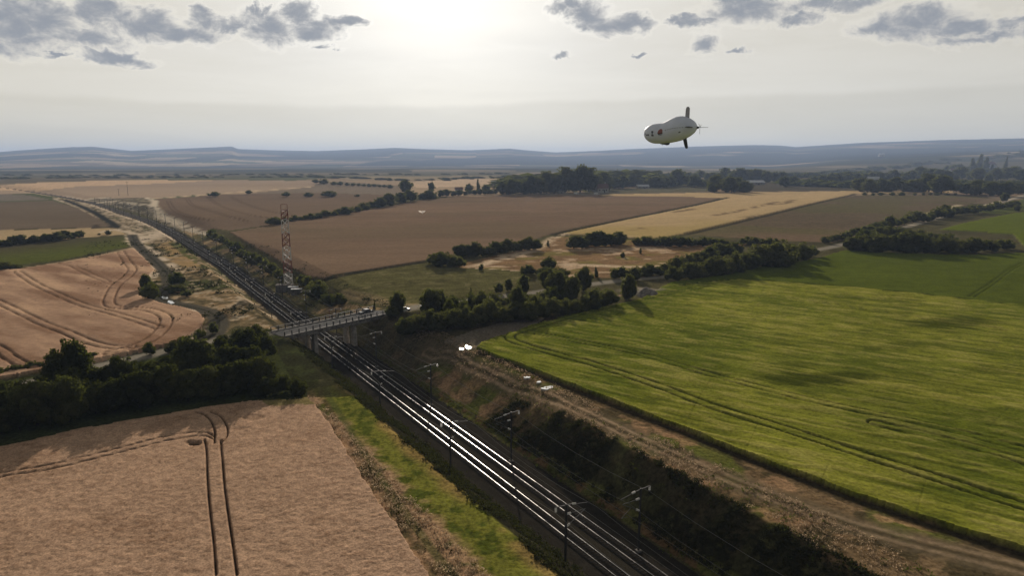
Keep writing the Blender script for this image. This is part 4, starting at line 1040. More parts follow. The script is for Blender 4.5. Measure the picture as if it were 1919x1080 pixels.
pu = np.array([p[0] for p in prof]); pc = np.array([p[1] for p in prof]); pr_ = np.array([p[2] for p in prof])


def prof_at(u):
    return float(np.interp(u, pu, pc)), float(np.interp(u, pu, pr_))


def hull_pt(u, th, off=0.0):   # u in profile units, th: 0 = towards the camera side, + up
    c, r = prof_at(u); r = r + off * KP
    return ((u - 1257) / KP / CYA, -r * math.cos(th) / KP * 1.0, (244 - c) / KP + r * math.sin(th) / KP)


us = np.concatenate([np.linspace(1209, 1218, 8), np.linspace(1219, 1292, 40), np.linspace(1293, 1303.2, 12)])
_pcs = catmull(np.array([(p[0], p[1], 0) for p in prof])[:, :2], 6); _prs = catmull(np.array([(p[0], p[2]) for p in prof]), 6)
pu2, pc2 = _pcs[:, 0], _pcs[:, 1]; pr2 = np.interp(pu2, _prs[:, 0], _prs[:, 1])


def prof_at(u):
    return float(np.interp(u, pu2, pc2)), float(np.interp(u, pu2, pr2))


nseg = 40; V = []; F = []
for u in us:
    for j in range(nseg): V.append(hull_pt(u, 2 * PI * j / nseg))
for i in range(len(us) - 1):
    for j in range(nseg): a = i * nseg + j; b = i * nseg + (j + 1) % nseg; F.append((a, b, b + nseg, a + nseg))
hm = pmat('airship_fabric', (.80, .85, .95), .45, 0, .25, .05, .05, .5)
hb0 = MB(); hb0.addvf(V, F); hb0.f += [tuple(range(nseg)), tuple((len(us) - 1) * nseg + j for j in range(nseg))[::-1]]
me = hb0.mesh('hull', hm, True); bm = bmesh.new(); bm.from_mesh(me); bmesh.ops.recalc_face_normals(bm, faces=bm.faces); bm.to_mesh(me); bm.free(); link(bpy.data.objects.new('hull', me), ship)


def patch(name, u0, u1, t0, t1, mat, top=None, off=.05, n=8):
    """painted area lying on the hull; top: optional shape of its upper edge"""
    V = []; F = []
    for i in range(n + 1):
        u = u0 + (u1 - u0) * i / n; tt = t1 if top is None else t0 + (t1 - t0) * top(i / n)
        for j in range(5): V.append(hull_pt(u, t0 + (tt - t0) * j / 4, off))
    for i in range(n):
        for j in range(4): a = i * 5 + j; F.append((a, a + 5, a + 6, a + 1))
    m_ = MB(); m_.addvf(V, F); return m_.build(name, mat, ship, True)


M_MARK = pmat('dark_lettering', (.10, .10, .11), .6); M_EMB = pmat('emblem_red', (.32, .12, .09), .6); M_EMBD = pmat('emblem_dark', (.06, .06, .045), .6)
for u0, u1, t0, t1 in ((1214, 1215.2, -.22, .02), (1216.6, 1219.0, -.28, -.12), (1219.6, 1222.6, -.25, -.09), (1227.2, 1230.8, .06, .24), (1228.0, 1229.8, -.16, .06), (1227.4, 1231.6, -.28, -.14)):
    patch('lettering', u0, u1, t0, t1, M_MARK)
patch('emblem', 1238.4, 1247.6, -.06, .36, M_EMB, lambda q: math.sqrt(max(0, 1 - (2 * q - 1.1) ** 2 * .8)), .05)
patch('emblem_base', 1239.4, 1247.8, -.16, -.06, M_EMBD, None, .06)
patch('emblem_caption', 1240.4, 1246.8, -.26, -.22, M_MARK)
for k in range(9):
    u = 1252 + 4.2 * k; patch('lettering', u, u + 2.2, .06 - .012 * k, .10 - .012 * k, M_MARK, None, .05, 2)
patch('hatch', 1276, 1279, -.42, -.32, M_MARK, None, .05, 2)


def S(u, v):        # profile units -> local metres in the hull's vertical plane
    return ((u - 1257) / KP / CYA, 0, (244 - v) / KP)


def slab(pts, th, name, mat, off=(0, 0, 0), axis='y'):
    n = len(pts); v = []
    for sg in (-1, 1):
        for p in pts:
            q = Vector(p) + Vector(off); d = Vector((0, sg * th / 2, 0)) if axis == 'y' else Vector((0, 0, sg * th / 2)); v.append(tuple(q + d))
    mb = MB(); mb.addvf(v, [tuple(range(n))[::-1], tuple(range(n, 2 * n))] + [(i, (i + 1) % n, n + (i + 1) % n, n + i) for i in range(n)])
    o = mb.build(name, mat, ship); bm = bmesh.new(); bm.from_mesh(o.data); bmesh.ops.recalc_face_normals(bm, faces=bm.faces); bm.to_mesh(o.data); bm.free(); return o


M_FIN = pmat('fin_grey', (.42, .41, .41), .5); M_FIND = pmat('fin_dark', (.045, .045, .035), .6)
slab([S(1281.5, 224), S(1282.2, 206), S(1283.5, 202.5), S(1287, 202.2), S(1288.6, 205), S(1288.6, 228)], .7, 'tail_fin', M_FIN)
slab([S(1278.6, 258), S(1283.2, 275), S(1285, 278), S(1287.4, 278), S(1288.4, 275), S(1284.8, 256)], .7, 'tail_fin', M_FIND)
zf = (244 - 240) / KP
for sg in (-1, 1):
    x0 = S(1290, 0)[0]; r0 = 15 / KP
    slab([(x0, sg * r0 * .7, zf), (x0 + 2.2, sg * r0 * .8, zf), (x0 + 2.0, sg * (r0 + 5.0), zf), (x0 + .2, sg * (r0 + 5.0), zf)], .35, 'tail_fin', M_FIND if sg < 0 else M_FIN, axis='z')
# pusher propeller behind the tail, on a dark hub and shaft
hubx = S(1301, 0)[0]
MB().tube([(hubx - .4, 0, zf), (hubx + 1.2, 0, zf), (hubx + 1.5, 0, zf)], .75, 12, .3).build('engine_hub', M_FIND, ship)
MB().tube([(hubx + 1.2, 0, zf), (hubx + 6.0, 0, zf)], .13, 8, .08).build('tail_boom', M_DARK, ship)
pr = empty('propeller', (hubx + 1.9, 0, zf)); pr.parent = ship
for k in range(3):
    a = 2 * PI * k / 3 + .5; MB().bar((0, .2 * math.cos(a), .2 * math.sin(a)), (0, 3.2 * math.cos(a), 3.2 * math.sin(a)), .1, .26).build('blade', M_STEEL, pr)
mb = MB()
for a in (.7, 2.2, 3.9, 5.3): mb.tube([(hubx - 2.6, 2.3 * math.cos(a), zf + 2.3 * math.sin(a)), (hubx + .9, .5 * math.cos(a), zf + .5 * math.sin(a))], .09, 6)
mb.build('strut', M_DARK, ship)
# gondola
gu0, gu1 = S(1239, 268.2), S(1256, 268.0)
gm = MB()
gw = 1.3
pts_ = [(gu0[0], gu0[2] + .2), (gu0[0] + .4, gu0[2] - .35), (gu1[0] - 1.4, gu1[2] - .9), (gu1[0] - .5, gu1[2] - .8), (gu1[0], gu1[2] + .2)]
n = len(pts_); v = [(x, sy * gw / 2, z) for sy in (-1, 1) for x, z in pts_]
gm.addvf(v, [tuple(range(n))[::-1], tuple(range(n, 2 * n))] + [(i, (i + 1) % n, n + (i + 1) % n, n + i) for i in range(n)])
gd = gm.build('gondola', M_FIND, ship)
mb = MB()
for x in (gu0[0] + 1.2, gu1[0] - 1.2): mb.tube([(x, 0, gu0[2] - .2), (x - .2, 0, gu0[2] - 1.1)], .1, 6)
mb.build('landing_gear', M_DARK, gd)

# ============================================================ white bird over the brown field
BD = 150.0; dv = pix_dir(791.5, 398); dv = dv / dv[1]
bird = empty('bird', (dv[0] * BD, BD, CAMH + dv[2] * BD), 1.2); bird.scale = (1.35,) * 3; bird.rotation_euler = (0, -1.0, 1.5); tag(bird, 'small white bird with raised wings flying over the brown field', 'bird')
M_BIRD = leafmat('white_feathers', (.9, .86, .83), (.9, .86, .83), .65); M_BIRD.node_tree.nodes['Translucent BSDF'].inputs[0].default_value = (.95, .9, .86, 1); M_BIRD.node_tree.links.remove(M_BIRD.node_tree.nodes['Translucent BSDF'].inputs[0].links[0])
bv = [(-.30, 0, 0), (-.18, .06, 0), (.1, .08, .0), (.26, .035, .05), (.34, 0, .06), (.26, -.035, .05), (.1, -.08, 0), (-.18, -.06, 0), (0, 0, .07), (0, 0, -.10)]
mb = MB(); mb.addvf(bv, [(i, (i + 1) % 8, 8) for i in range(8)] + [((i + 1) % 8, i, 9) for i in range(8)]); bb = mb.build('bird_body', M_BIRD, bird, True)
for sg in (-1, 1):
    W0 = [(-.14, sg * .03, .02), (.13, sg * .03, .02), (.17, sg * .30, .26), (.05, sg * .56, .44), (-.10, sg * .50, .38), (-.16, sg * .26, .2)]
    v = [(x, y, z + d) for d in (-.012, .012) for x, y, z in W0]; n = 6
    MB().addvf(v, [tuple(range(n))[::-1], tuple(range(n, 2 * n))] + [(i, (i + 1) % n, n + (i + 1) % n, n + i) for i in range(n)]).build('wing', M_BIRD, bird)

# ============================================================ houses and barns far off
M_WALLS = [pmat('render_wall', (.40, .37, .32), .85), pmat('stone_wall', (.28, .25, .21), .85)]
M_ROOFS = [pmat('clay_tiles', (.17, .095, .07), .8), pmat('slate', (.14, .14, .145), .5, spec=.5), pmat('sheet_roof', (.48, .48, .47), .35, spec=.6)]


def house(px, py, wpx, hpx, rz, wall, roof, lab, name='house', cat='house', chim=True):
    X, Y, Z = at(px, py); K = ppm(X, Y, Z); L = wpx / K; H = hpx / K * .55; D = L * .6; RH = hpx / K * .45
    r = empty(name, (X, Y, Z), rz)
    MB().box((0, 0, H / 2 - .5), (L, D, H + 1)).addvf([(-L / 2, -D / 2, H), (-L / 2, D / 2, H), (-L / 2, 0, H + RH * .93), (L / 2, -D / 2, H), (L / 2, D / 2, H), (L / 2, 0, H + RH * .93)], [(0, 2, 1), (3, 4, 5)]).build('wall', M_WALLS[wall], r)
    e = .5; mb = MB()
    for sg in (-1, 1):
        a = Vector((0, sg * (D / 2 + e), H - e * RH / D * 2)); b = Vector((0, 0, H + RH)); d = b - a
        Mx = Matrix(((1, 0, 0), (0, d.normalized().y, -d.normalized().z * 1), (0, d.normalized().z, d.normalized().y)))
        mb.box((a + b) / 2, (L + 2 * e, d.length, .3), M=Mx)
    rf = mb.build('roof', M_ROOFS[roof], r)
    if chim: MB().box((L * .3, D * .1, H + RH), (L * .07, L * .07, RH * .9)).build('chimney', M_WALLS[1], rf)
    for k in range(3):
        w_ = MB().box((-L * .32 + L * .3 * k, -D / 2 - .04, H * .55), (L * .09, .12, H * .32)).build('window', M_DARK, r)
    MB().box((L * .12, -D / 2 - .04, H * .3), (L * .08, .12, H * .6)).build('door', M_DARK, r)
    tag(r, lab, cat); return r


house(1128, 361, 22, 16, .25, 0, 0, 'house with red tiled roof standing against the wood beyond the brown field')
house(1108, 358, 16, 14, -.2, 0, 1, 'paler house with slate roof left of the red-roofed house by the wood')
house(1050, 362, 12, 9, .3, 0, 1, 'small pale house half hidden in front of the tall wood')
house(1204, 353, 22, 7, .1, 0, 2, 'long pale low building between the tall wood and the village trees', 'barn', 'barn', False)
house(1414, 346, 32, 8, .1, 1, 2, 'long barn with pale sheet roof at the field behind the golden stripe', 'barn', 'barn', False)
house(1636, 341, 20, 10, -.1, 1, 2, 'barn with pale roof among the village trees, highest of the three', 'barn', 'barn', False)
house(1689, 354, 10, 8, .6, 0, 2, 'tiny pale shed at the edge of the village trees', 'shed', 'shed', False)
house(1847, 357, 14, 9, .3, 0, 1, 'house with bright gable beside the road at the end of the village')
house(1832, 364, 14, 7, -.3, 1, 2, 'low pale outbuilding beside the road below the bright gabled house', 'shed', 'shed', False)
house(1786, 324, 16, 12, .3, 0, 0, 'pale house on the skyline below the round wood')
house(1848, 322, 26, 12, 0, 1, 0, 'long house with red roof on the village ridge', 'house', 'house')
house(1650, 312, 10, 6, 0, 0, 2, 'lone white barn on the far slope above the village', 'barn', 'barn', False)
house(925, 345, 9, 6, .2, 0, 2, 'small white shed behind the hedge beyond the brown field', 'shed', 'shed', False)
house(860, 358, 14, 7, .2, 0, 0, 'small red-roofed cottage in the hedge left of the tall wood')

# ============================================================ trees, bushes, hedges
def ico(c, r, lumpy, rs):
    t = (1 + 5 ** .5) / 2
    v = np.array([(-1, t, 0), (1, t, 0), (-1, -t, 0), (1, -t, 0), (0, -1, t), (0, 1, t), (0, -1, -t), (0, 1, -t), (t, 0, -1), (t, 0, 1), (-t, 0, -1), (-t, 0, 1)], float)
    f = [(0, 11, 5), (0, 5, 1), (0, 1, 7), (0, 7, 10), (0, 10, 11), (1, 5, 9), (5, 11, 4), (11, 10, 2), (10, 7, 6), (7, 1, 8), (3, 9, 4), (3, 4, 2), (3, 2, 6), (3, 6, 8), (3, 8, 9), (4, 9, 5), (2, 4, 11), (6, 2, 10), (8, 6, 7), (9, 8, 1)]
    v = list(map(tuple, v / np.linalg.norm(v[0]))); cache = {}; g_ = []
    def mid(a, b):
        k = (min(a, b), max(a, b))
        if k not in cache:
            p = (np.array(v[a]) + v[b]) / 2; v.append(tuple(p / np.linalg.norm(p))); cache[k] = len(v) - 1
        return cache[k]
    for a, b, c_ in f:
        ab, bc, ca = mid(a, b), mid(b, c_), mid(c_, a); g_ += [(a, ab, ca), (b, bc, ab), (c_, ca, bc), (ab, bc, ca)]
    v = np.array(v) * (1 + lumpy * (rs.rand(len(v), 1) - .5) * 2) * np.array(r)[None] + np.array(c)[None]
    return v, np.array(g_)


def make_crown(seed, shape, nleaf, leaf, low=0.0):
    """unit crown: footprint about 1 wide, top at z=1, starting at z=low"""
    rs = np.random.RandomState(seed); L = []
    if shape == 'round':
        for i in range(13):
            a = rs.rand() * 2 * PI; q = rs.rand() ** .6 * .30; z = low + .12 + (1 - low - .30) * rs.rand(); k = 1 - .45 * abs((z - low) / (1 - low) - .45) * 2
            L.append(((math.cos(a) * q * k * 1.1, math.sin(a) * q * k * 1.1, z), .17 + .10 * rs.rand()))
        L.append(((0, 0, low + (1 - low) * .5), .30)); L.append(((.04, -.03, .80), .20)); L.append(((-.1, .03, low + .28), .27))
    elif shape == 'bush':
        for i in range(9):
            a = rs.rand() * 2 * PI; q = rs.rand() ** .6 * .33; L.append(((math.cos(a) * q, math.sin(a) * q, .22 + .42 * rs.rand() * (1 - q * 1.2)), .19 + .10 * rs.rand()))
        L.append(((0, 0, .38), .34)); L.append(((.05, .02, .72), .22))
    elif shape == 'tall':
        for i in range(9):
            z = low + .08 + (.84 - low) * i / 8; r = .34 * (1 - .62 * (i / 8) ** 1.3); L.append(((rs.rand() * .14 - .07, rs.rand() * .14 - .07, z), r * (.8 + .3 * rs.rand())))
    body = len(L)
    if shape != 'tall':
        for i in range(18):
            dd = rs.randn(3); dd[2] = abs(dd[2]) * .9; dd /= np.linalg.norm(dd); mz = low + (1 - low) * .42
            L.append(((dd[0] * .43, dd[1] * .43, mz + dd[2] * (.98 - mz) * rs.uniform(.8, 1.05)), .05 + .06 * rs.rand()))
    V = []; F = []; n = 0
    for c, r in L[:body]:
        zr = r * (1.0 if shape != 'tall' else .55)
        v, f = ico(c, (r * .80, r * .80, zr * .80), .18, rs); V.append(v); F.append(f + n); n += len(v)
    W_ = np.array([r * r * (1 if k < body else 2.2) for k, (c, r) in enumerate(L)]); W_ /= W_.sum(); ch = rs.choice(len(L), nleaf, p=W_)
    C_ = np.array([L[i][0] for i in ch]); R_ = np.array([L[i][1] for i in ch])[:, None]
    d = rs.randn(nleaf, 3); d[:, 2] += .25; d /= np.linalg.norm(d, axis=1)[:, None]
    P = C_ + d * R_ * (.74 + .46 * rs.rand(nleaf, 1) ** 1.3) * np.array([1, 1, 1 if shape != 'tall' else .6])
    nrm_ = d + rs.randn(nleaf, 3) * .8; nrm_ /= np.linalg.norm(nrm_, axis=1)[:, None]
    t1 = np.cross(nrm_, rs.randn(nleaf, 3)); t1 /= np.linalg.norm(t1, axis=1)[:, None]; t2 = np.cross(nrm_, t1)
    s1 = leaf * (.6 + .8 * rs.rand(nleaf, 1)); s2 = s1 * (.5 + .4 * rs.rand(nleaf, 1))
    q = np.stack([P - t1 * s1, P - t2 * s2, P + t1 * s1, P + t2 * s2], 1).reshape(-1, 3); q[:, 2] = np.maximum(q[:, 2], .01)
    V.append(q); i0 = n + np.arange(nleaf) * 4
    F.append(np.stack([i0, i0 + 1, i0 + 2], 1)); F.append(np.stack([i0, i0 + 2, i0 + 3], 1))
    V = np.vstack(V); V[:, 2] = np.maximum(V[:, 2], 0.0); top = V[:, 2].max(); V[:, 2] /= top; V[:, :2] /= (np.percentile(np.abs(V[:, :2]), 99) * 2)
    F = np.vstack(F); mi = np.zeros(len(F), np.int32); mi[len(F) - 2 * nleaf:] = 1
    return V, F, mi


def make_trunk(seed, low):
    rs = random.Random(seed); mb = MB(); mb.tube([(0, 0, -.06), (.01, 0, low * .6), (.0, .01, .62)], .035, 7, .012)
    for k in range(4):
        a = k * 1.7 + rs.random(); z = low * .7 + .1 * k; mb.tube([(0, 0, z), (.12 * math.cos(a), .12 * math.sin(a), z + .12), (.24 * math.cos(a), .24 * math.sin(a), z + .2)], .016, 5, .005)
    return mb.mesh('trunk', M_BARK)


VAR = {}
for key, shape, seeds, nl, lf, low in (('tree', 'round', (1, 2, 3, 4), 4200, .027, .10), ('bush', 'bush', (5, 6, 7, 8), 2400, .030, 0), ('tall', 'tall', (9, 10), 1600, .030, .06), ('fartree', 'round', (11, 12, 13), 700, .05, .08), ('farbush', 'bush', (14, 15), 420, .06, 0)):
    VAR[key] = []
    for sd in seeds:
        V, F, mi = make_crown(sd, shape, nl, lf, low)
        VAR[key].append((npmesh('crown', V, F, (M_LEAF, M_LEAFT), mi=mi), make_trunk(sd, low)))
LIGHTV = {}
for key in ('bush', 'farbush'):
    LIGHTV[key] = []
    for cm, tm in VAR[key]:
        c2 = cm.copy(); c2.materials[1] = M_LEAFL; LIGHTV[key].append((c2, tm))
NTREE = [0]
G1 = 'trees of the dark belt below the wheat fields'


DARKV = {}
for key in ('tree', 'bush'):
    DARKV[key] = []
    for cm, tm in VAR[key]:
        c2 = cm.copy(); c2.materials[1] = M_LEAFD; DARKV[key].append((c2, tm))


def plant(X, Y, wm, hm_, kind, label, group, light=False, sink=0.0):
    if len(label.replace('-', ' ').split()) > 16: print('LONG', label)
    far_ = kind in ('tree', 'bush') and wm * ppm(X, Y) < 26
    kk = ('far' + kind) if far_ else kind
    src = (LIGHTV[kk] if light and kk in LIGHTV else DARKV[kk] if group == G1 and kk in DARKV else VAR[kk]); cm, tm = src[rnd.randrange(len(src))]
    nm = {'tree': 'tree', 'bush': 'bush', 'tall': 'poplar_tree'}[kind]
    o = empty(nm, (X, Y, hz(X, Y) - sink), rnd.random() * 6.28); o.scale = (wm, wm * rnd.uniform(.85, 1.15), hm_)
    link(bpy.data.objects.new('crown', cm), o)
    if kind != 'bush': link(bpy.data.objects.new('trunk', tm), o)
    tag(o, label, {'tree': 'tree', 'bush': 'bush', 'tall': 'tree'}[kind], group); NTREE[0] += 1
    return o


def single(px, py, wpx, hpx, kind, label, group, light=False):
    X, Y, Z = at(px, py); K = ppm(X, Y, Z); c = 1 / math.cos(math.atan((py - 540) / FPX) + PITCH) if py > 300 else 1
    return plant(X, Y, wpx / K * (1.0), hpx / K * c, kind, label, group, light)


def _lab(what, o_, where):
    l_ = '%s, %s from left in %s' % (what, o_, where)
    if len(l_.replace('-', ' ').split()) > 16: print('LONG', l_)
    return l_


def row(pts, kind, what, where, group, step=.62, wf=1.15, jit=.15, light=0.0, mixk=None):
    """pts: (x, y, height px) along the foot of the row, left to right"""
    P = np.array(pts, float); out_ = []; u = 0.0
    seg = np.hypot(np.diff(P[:, 0]), np.diff(P[:, 1])); cum = np.concatenate([[0], np.cumsum(seg)])
    while u <= cum[-1]:
        x = np.interp(u, cum, P[:, 0]); y = np.interp(u, cum, P[:, 1]); h = np.interp(u, cum, P[:, 2]) * (rnd.uniform(.66, 1.2) if kind == 'tree' else rnd.uniform(.74, 1.2)); w = h * wf * rnd.uniform(.85, 1.2)
        out_.append((x, y + rnd.uniform(-jit, jit) * h * .5, w, h)); u += w * step
    out_.sort()
    for i, (x, y, w, h) in enumerate(out_):
        k = kind if mixk is None or rnd.random() > .35 else mixk
        single(x, y, w, h, k, _lab(what, ordn(i), where), group, rnd.random() < light)


G1 = 'trees of the dark belt below the wheat fields'
single(110, 752, 62, 92, 'tree', 'big dark tree, left half of the pair rising above the left belt', G1)
single(143, 748, 78, 112, 'tree', 'tallest big round tree rising above the dark belt at left', G1)
row([(-60, 840, 74), (0, 812, 70), (120, 790, 74), (260, 765, 72), (380, 748, 74), (500, 728, 80)], 'tree', 'dark leafy tree', 'the front row above the wheat', G1, .68, 1.0, .12)
row([(-60, 800, 60), (20, 780, 62), (180, 752, 70), (330, 726, 72), (430, 705, 72), (510, 692, 72)], 'tree', 'dark tree', 'the middle row of the left belt', G1, .72, 1.0, .12, .15)
row([(220, 716, 30), (300, 702, 36), (380, 690, 44), (440, 672, 52), (500, 660, 56)], 'tree', 'leafy green tree', 'the back row beside the road', G1, .75, .95, .1, .2)
row([(500, 742, 40), (540, 735, 34), (575, 742, 24)], 'bush', 'dark bush', 'the group ending the left belt', G1, .7, 1.1)
for k, (x, y, w, h, kd, lg, lab) in enumerate(((485, 655, 44, 46, 'tree', False, 'dark tree right beside the left end of the bridge'), (500, 672, 40, 44, 'tree', False, 'dark tree just below the left end of the bridge'),
        (448, 640, 30, 26, 'bush', False, 'round bush above the back row, left of the bridge'), (420, 652, 34, 24, 'bush', False, 'low bush left of the bridge, beside the road'), (280, 665, 26, 24, 'bush', True, 'bright green bush on the far side of the road by the wheat'),
        (345, 648, 26, 18, 'bush', True, 'light green bush at the corner of the wheat field'), (375, 635, 26, 18, 'bush', True, 'light green bush beside the bend of the works road'), (175, 672, 20, 12, 'bush', True, 'small light bush right of the tallest tree'),
        (10, 745, 50, 30, 'bush', True, 'light green bush at the left edge below the road'), (326, 660, 30, 22, 'bush', False, 'dark low bush by the road below the wheat corner'), (400, 625, 18, 22, 'bush', True, 'pale bush inside the bend of the works road'))):
    single(x, y, w, h, kd, lab, G1, lg)
row([(0, 703, 12), (60, 692, 14), (80, 688, 14)], 'bush', 'low dark hedge bush', 'the strip between wheat and road', 'roadside hedge at left', .6, 1.6)
G2 = 'bushes beside the wheat at left'
single(277, 545, 26, 32, 'tree', 'upright dark tree at the dent of the wheat field', G2); single(282, 563, 32, 34, 'bush', 'round green bush below the upright tree at the wheat edge', G2, True)
single(332, 535, 30, 26, 'bush', 'olive bush beside the works road', G2, True); single(330, 548, 36, 14, 'bush', 'flat dark bush between works road and dry grass', G2); single(350, 556, 22, 12, 'bush', 'small dark bush right of the flat one by the works road', G2)
single(8, 506, 40, 16, 'bush', 'dark bush at the left edge above the wheat field', G2); single(28, 505, 26, 10, 'bush', 'low dark bush next to the one at the left edge', G2)
row([(-30, 466, 14), (20, 461, 16), (60, 457, 18), (110, 452, 20), (160, 445, 12)], 'tree', 'dark hedge tree', 'the hedge behind the green strip at far left', 'hedge at far left', .6, 1.25)
single(203, 440, 12, 9, 'bush', 'lone round bush right of the far left hedge', 'hedge at far left'); single(186, 441, 7, 4, 'bush', 'tiny bush between the far left hedge and the lone one', 'hedge at far left')
# along the right side of the railway beyond the bridge
row([(396, 446, 16), (430, 462, 20), (460, 482, 22), (500, 508, 24), (530, 528, 26)], 'bush', 'dark green bush', 'the row between railway and brown field', 'bushes beyond the bridge along the railway', .55, 1.15, .2, .15)
single(398, 442, 16, 14, 'tree', 'dark round tree at the top end of the row along the railway', 'bushes beyond the bridge along the railway')
row([(565, 532, 24), (590, 544, 24), (612, 558, 28)], 'bush', 'dark bush', 'the group right of the lattice tower', 'bushes right of the lattice tower', .6, 1.1)
row([(592, 562, 26), (620, 572, 26), (648, 574, 16)], 'bush', 'light green bush', 'the front group right of the lattice tower', 'bushes right of the lattice tower', .6, 1.2, .15, .8)
single(702, 586, 7, 16, 'tall', 'thin dark sapling behind the right end of the bridge', 'bushes right of the bridge')
# belt right of the bridge
G3 = 'trees of the belt right of the bridge'
LST = [(746, 592, 30, 44, 'tree', 'dark upright tree at the right end of the bridge'), (735, 600, 30, 22, 'bush', 'low dark bush at the foot of the upright tree by the bridge'),
       (808, 592, 48, 54, 'tree', 'large round dark tree, first big one right of the bridge'), (826, 586, 30, 44, 'tree', 'dark tree just behind the first big one right of the bridge'), (842, 600, 26, 42, 'bush', 'light green bush between the two large round trees'),
       (868, 596, 30, 36, 'bush', 'pale green shrub left of the second large tree'), (902, 592, 36, 48, 'tree', 'second large round tree right of the bridge'), (883, 560, 6, 22, 'tall', 'thin reddish sapling in front of the pasture'),
       (934, 550, 20, 20, 'tree', 'small round tree at the pasture edge'), (953, 546, 18, 26, 'tree', 'pointed small tree beside the round one at the pasture edge'), (981, 552, 24, 40, 'tree', 'greyish upright tree rising above the pasture edge'),
       (971, 590, 30, 56, 'tree', 'tall narrow round tree in the middle of the belt'), (1002, 594, 42, 46, 'bush', 'wide domed bush in front of the middle of the belt'), (1028, 566, 22, 30, 'tree', 'small bright-topped tree right of the middle of the belt'),
       (1026, 545, 36, 44, 'tree', 'dark tree at the back, highest of the belt'), (1046, 556, 42, 50, 'tree', 'broad grey-green tree in front of the highest one'), (1072, 566, 36, 50, 'tree', 'round grey-green tree right of the broad one'),
       (1094, 546, 32, 48, 'tree', 'dark round tree at the right shoulder of the belt'), (1112, 578, 46, 40, 'bush', 'wide dark bush near the right end of the belt'), (1140, 574, 40, 34, 'bush', 'dark domed bush at the right end of the belt'),
       (1177, 562, 34, 50, 'tree', 'solitary dark tree at the tip of the green field'), (989, 516, 30, 20, 'bush', 'dark round bush left of the chalky patch'), (1028, 506, 30, 26, 'bush', 'dark bush on top of the chalky ground'),
       (1020, 518, 34, 18, 'bush', 'low dark bush below the one on the chalky ground'), (1050, 520, 32, 20, 'bush', 'flat dark bush left of the chalky patch edge'), (1117, 520, 9, 20, 'tall', 'thin young tree in front of the chalky patch'),
       (902, 507, 10, 13, 'bush', 'small dark bush alone at the pasture corner'), (1167, 483, 9, 11, 'bush', 'small lone bush in the dry grass'), (1200, 476, 7, 12, 'bush', 'tiny upright bush in the dry grass, right of the lone one'), (1027, 462, 6, 12, 'tall', 'tiny upright tree left of the dry grass')]
for x, y, w, h, kd, lab in LST: single(x, y, w, h, kd, lab, G3, 'light' in lab or 'pale' in lab)
row([(760, 622, 32), (820, 618, 40), (880, 612, 42), (940, 605, 42), (1000, 598, 34), (1060, 590, 30), (1120, 582, 26)], 'bush', 'very dark bush', 'the front fringe right of the bridge', 'front fringe of the belt', .55, 1.1, .12)
row([(850, 592, 34), (930, 584, 36), (1010, 574, 34), (1090, 566, 30)], 'bush', 'grey-green bush', 'the inner belt right of the bridge', 'inner bushes of the belt', .8, 1.15, .2, .12)
G4 = 'hedges between the fields'
row([(815, 496, 28), (850, 502, 30), (870, 503, 24)], 'bush', 'dark round bush', 'the clump at the corner of the brown field', G4, .5, 1.15)
row([(862, 484, 26), (900, 480, 24), (950, 474, 24), (1006, 468, 22)], 'tree', 'dark hedge tree', 'the hedge along the brown field', G4, .5, 1.1)
row([(1076, 468, 30), (1110, 464, 28), (1140, 460, 26), (1168, 459, 24)], 'tree', 'dark leafy tree', 'the clump below the golden field', G4, .45, 1.15)
row([(1194, 461, 20), (1230, 461, 20), (1270, 462, 18), (1320, 462, 17), (1368, 462, 16)], 'bush', 'dark hedge bush', 'the straight hedge below the golden field', G4, .5, 1.3)
row([(1392, 458, 13), (1420, 458, 14), (1455, 458, 13)], 'bush', 'dark bush', 'the short hedge right of the straight one', G4, .55, 1.3)
row([(1152, 524, 22), (1190, 522, 22), (1230, 516, 20), (1270, 506, 24), (1310, 492, 26), (1345, 484, 26), (1380, 476, 24)], 'bush', 'dark bush', 'the thicket behind the farm road', G4, .5, 1.2, .2, .06)
row([(1262, 526, 24), (1310, 522, 34), (1360, 514, 38), (1410, 505, 42), (1455, 498, 44), (1500, 488, 36), (1528, 478, 24)], 'bush', 'dense dark bush', 'the long hedge along the green field', 'long hedge along the green field', .38, 1.05, .1, .0)
row([(1596, 470, 26), (1640, 474, 34), (1690, 474, 36), (1740, 474, 34), (1790, 474, 30), (1840, 472, 24), (1892, 466, 18)], 'bush', 'dense dark bush', 'the front row of the field thicket', 'thicket in the green field', .42, 1.2, .12, .0)
row([(1620, 452, 22), (1680, 448, 24), (1730, 452, 22), (1790, 458, 18)], 'bush', 'olive bush', 'the back row of the field thicket', 'thicket in the green field', .5, 1.3, .2, .3)
row([(1546, 456, 12), (1600, 444, 16), (1650, 432, 18), (1700, 420, 18), (1750, 412, 18), (1800, 402, 16), (1850, 396, 14), (1905, 388, 14)], 'bush', 'dark roadside bush', 'the hedge climbing along the road at right', 'roadside hedge at right', .5, 1.4, .2, .0)
for x, y, w, h, lab in ((1668, 428, 22, 26, 'dark upright tree standing in the roadside hedge, nearest'), (1767, 404, 26, 22, 'dark tree in the roadside hedge beside the pale road'), (1881, 378, 14, 18, 'small dark tree beside the pale road bend'), (1906, 396, 14, 14, 'dark round tree at the right edge above the green field')): single(x, y, w, h, 'tree', lab, 'roadside hedge at right')
row([(1620, 366, 5), (1680, 367, 6), (1730, 366, 5), (1800, 366, 4)], 'bush', 'tiny dark bush', 'the dotted line under the golden strip', 'tiny bushes at the far golden strip', 1.6, 1.9)
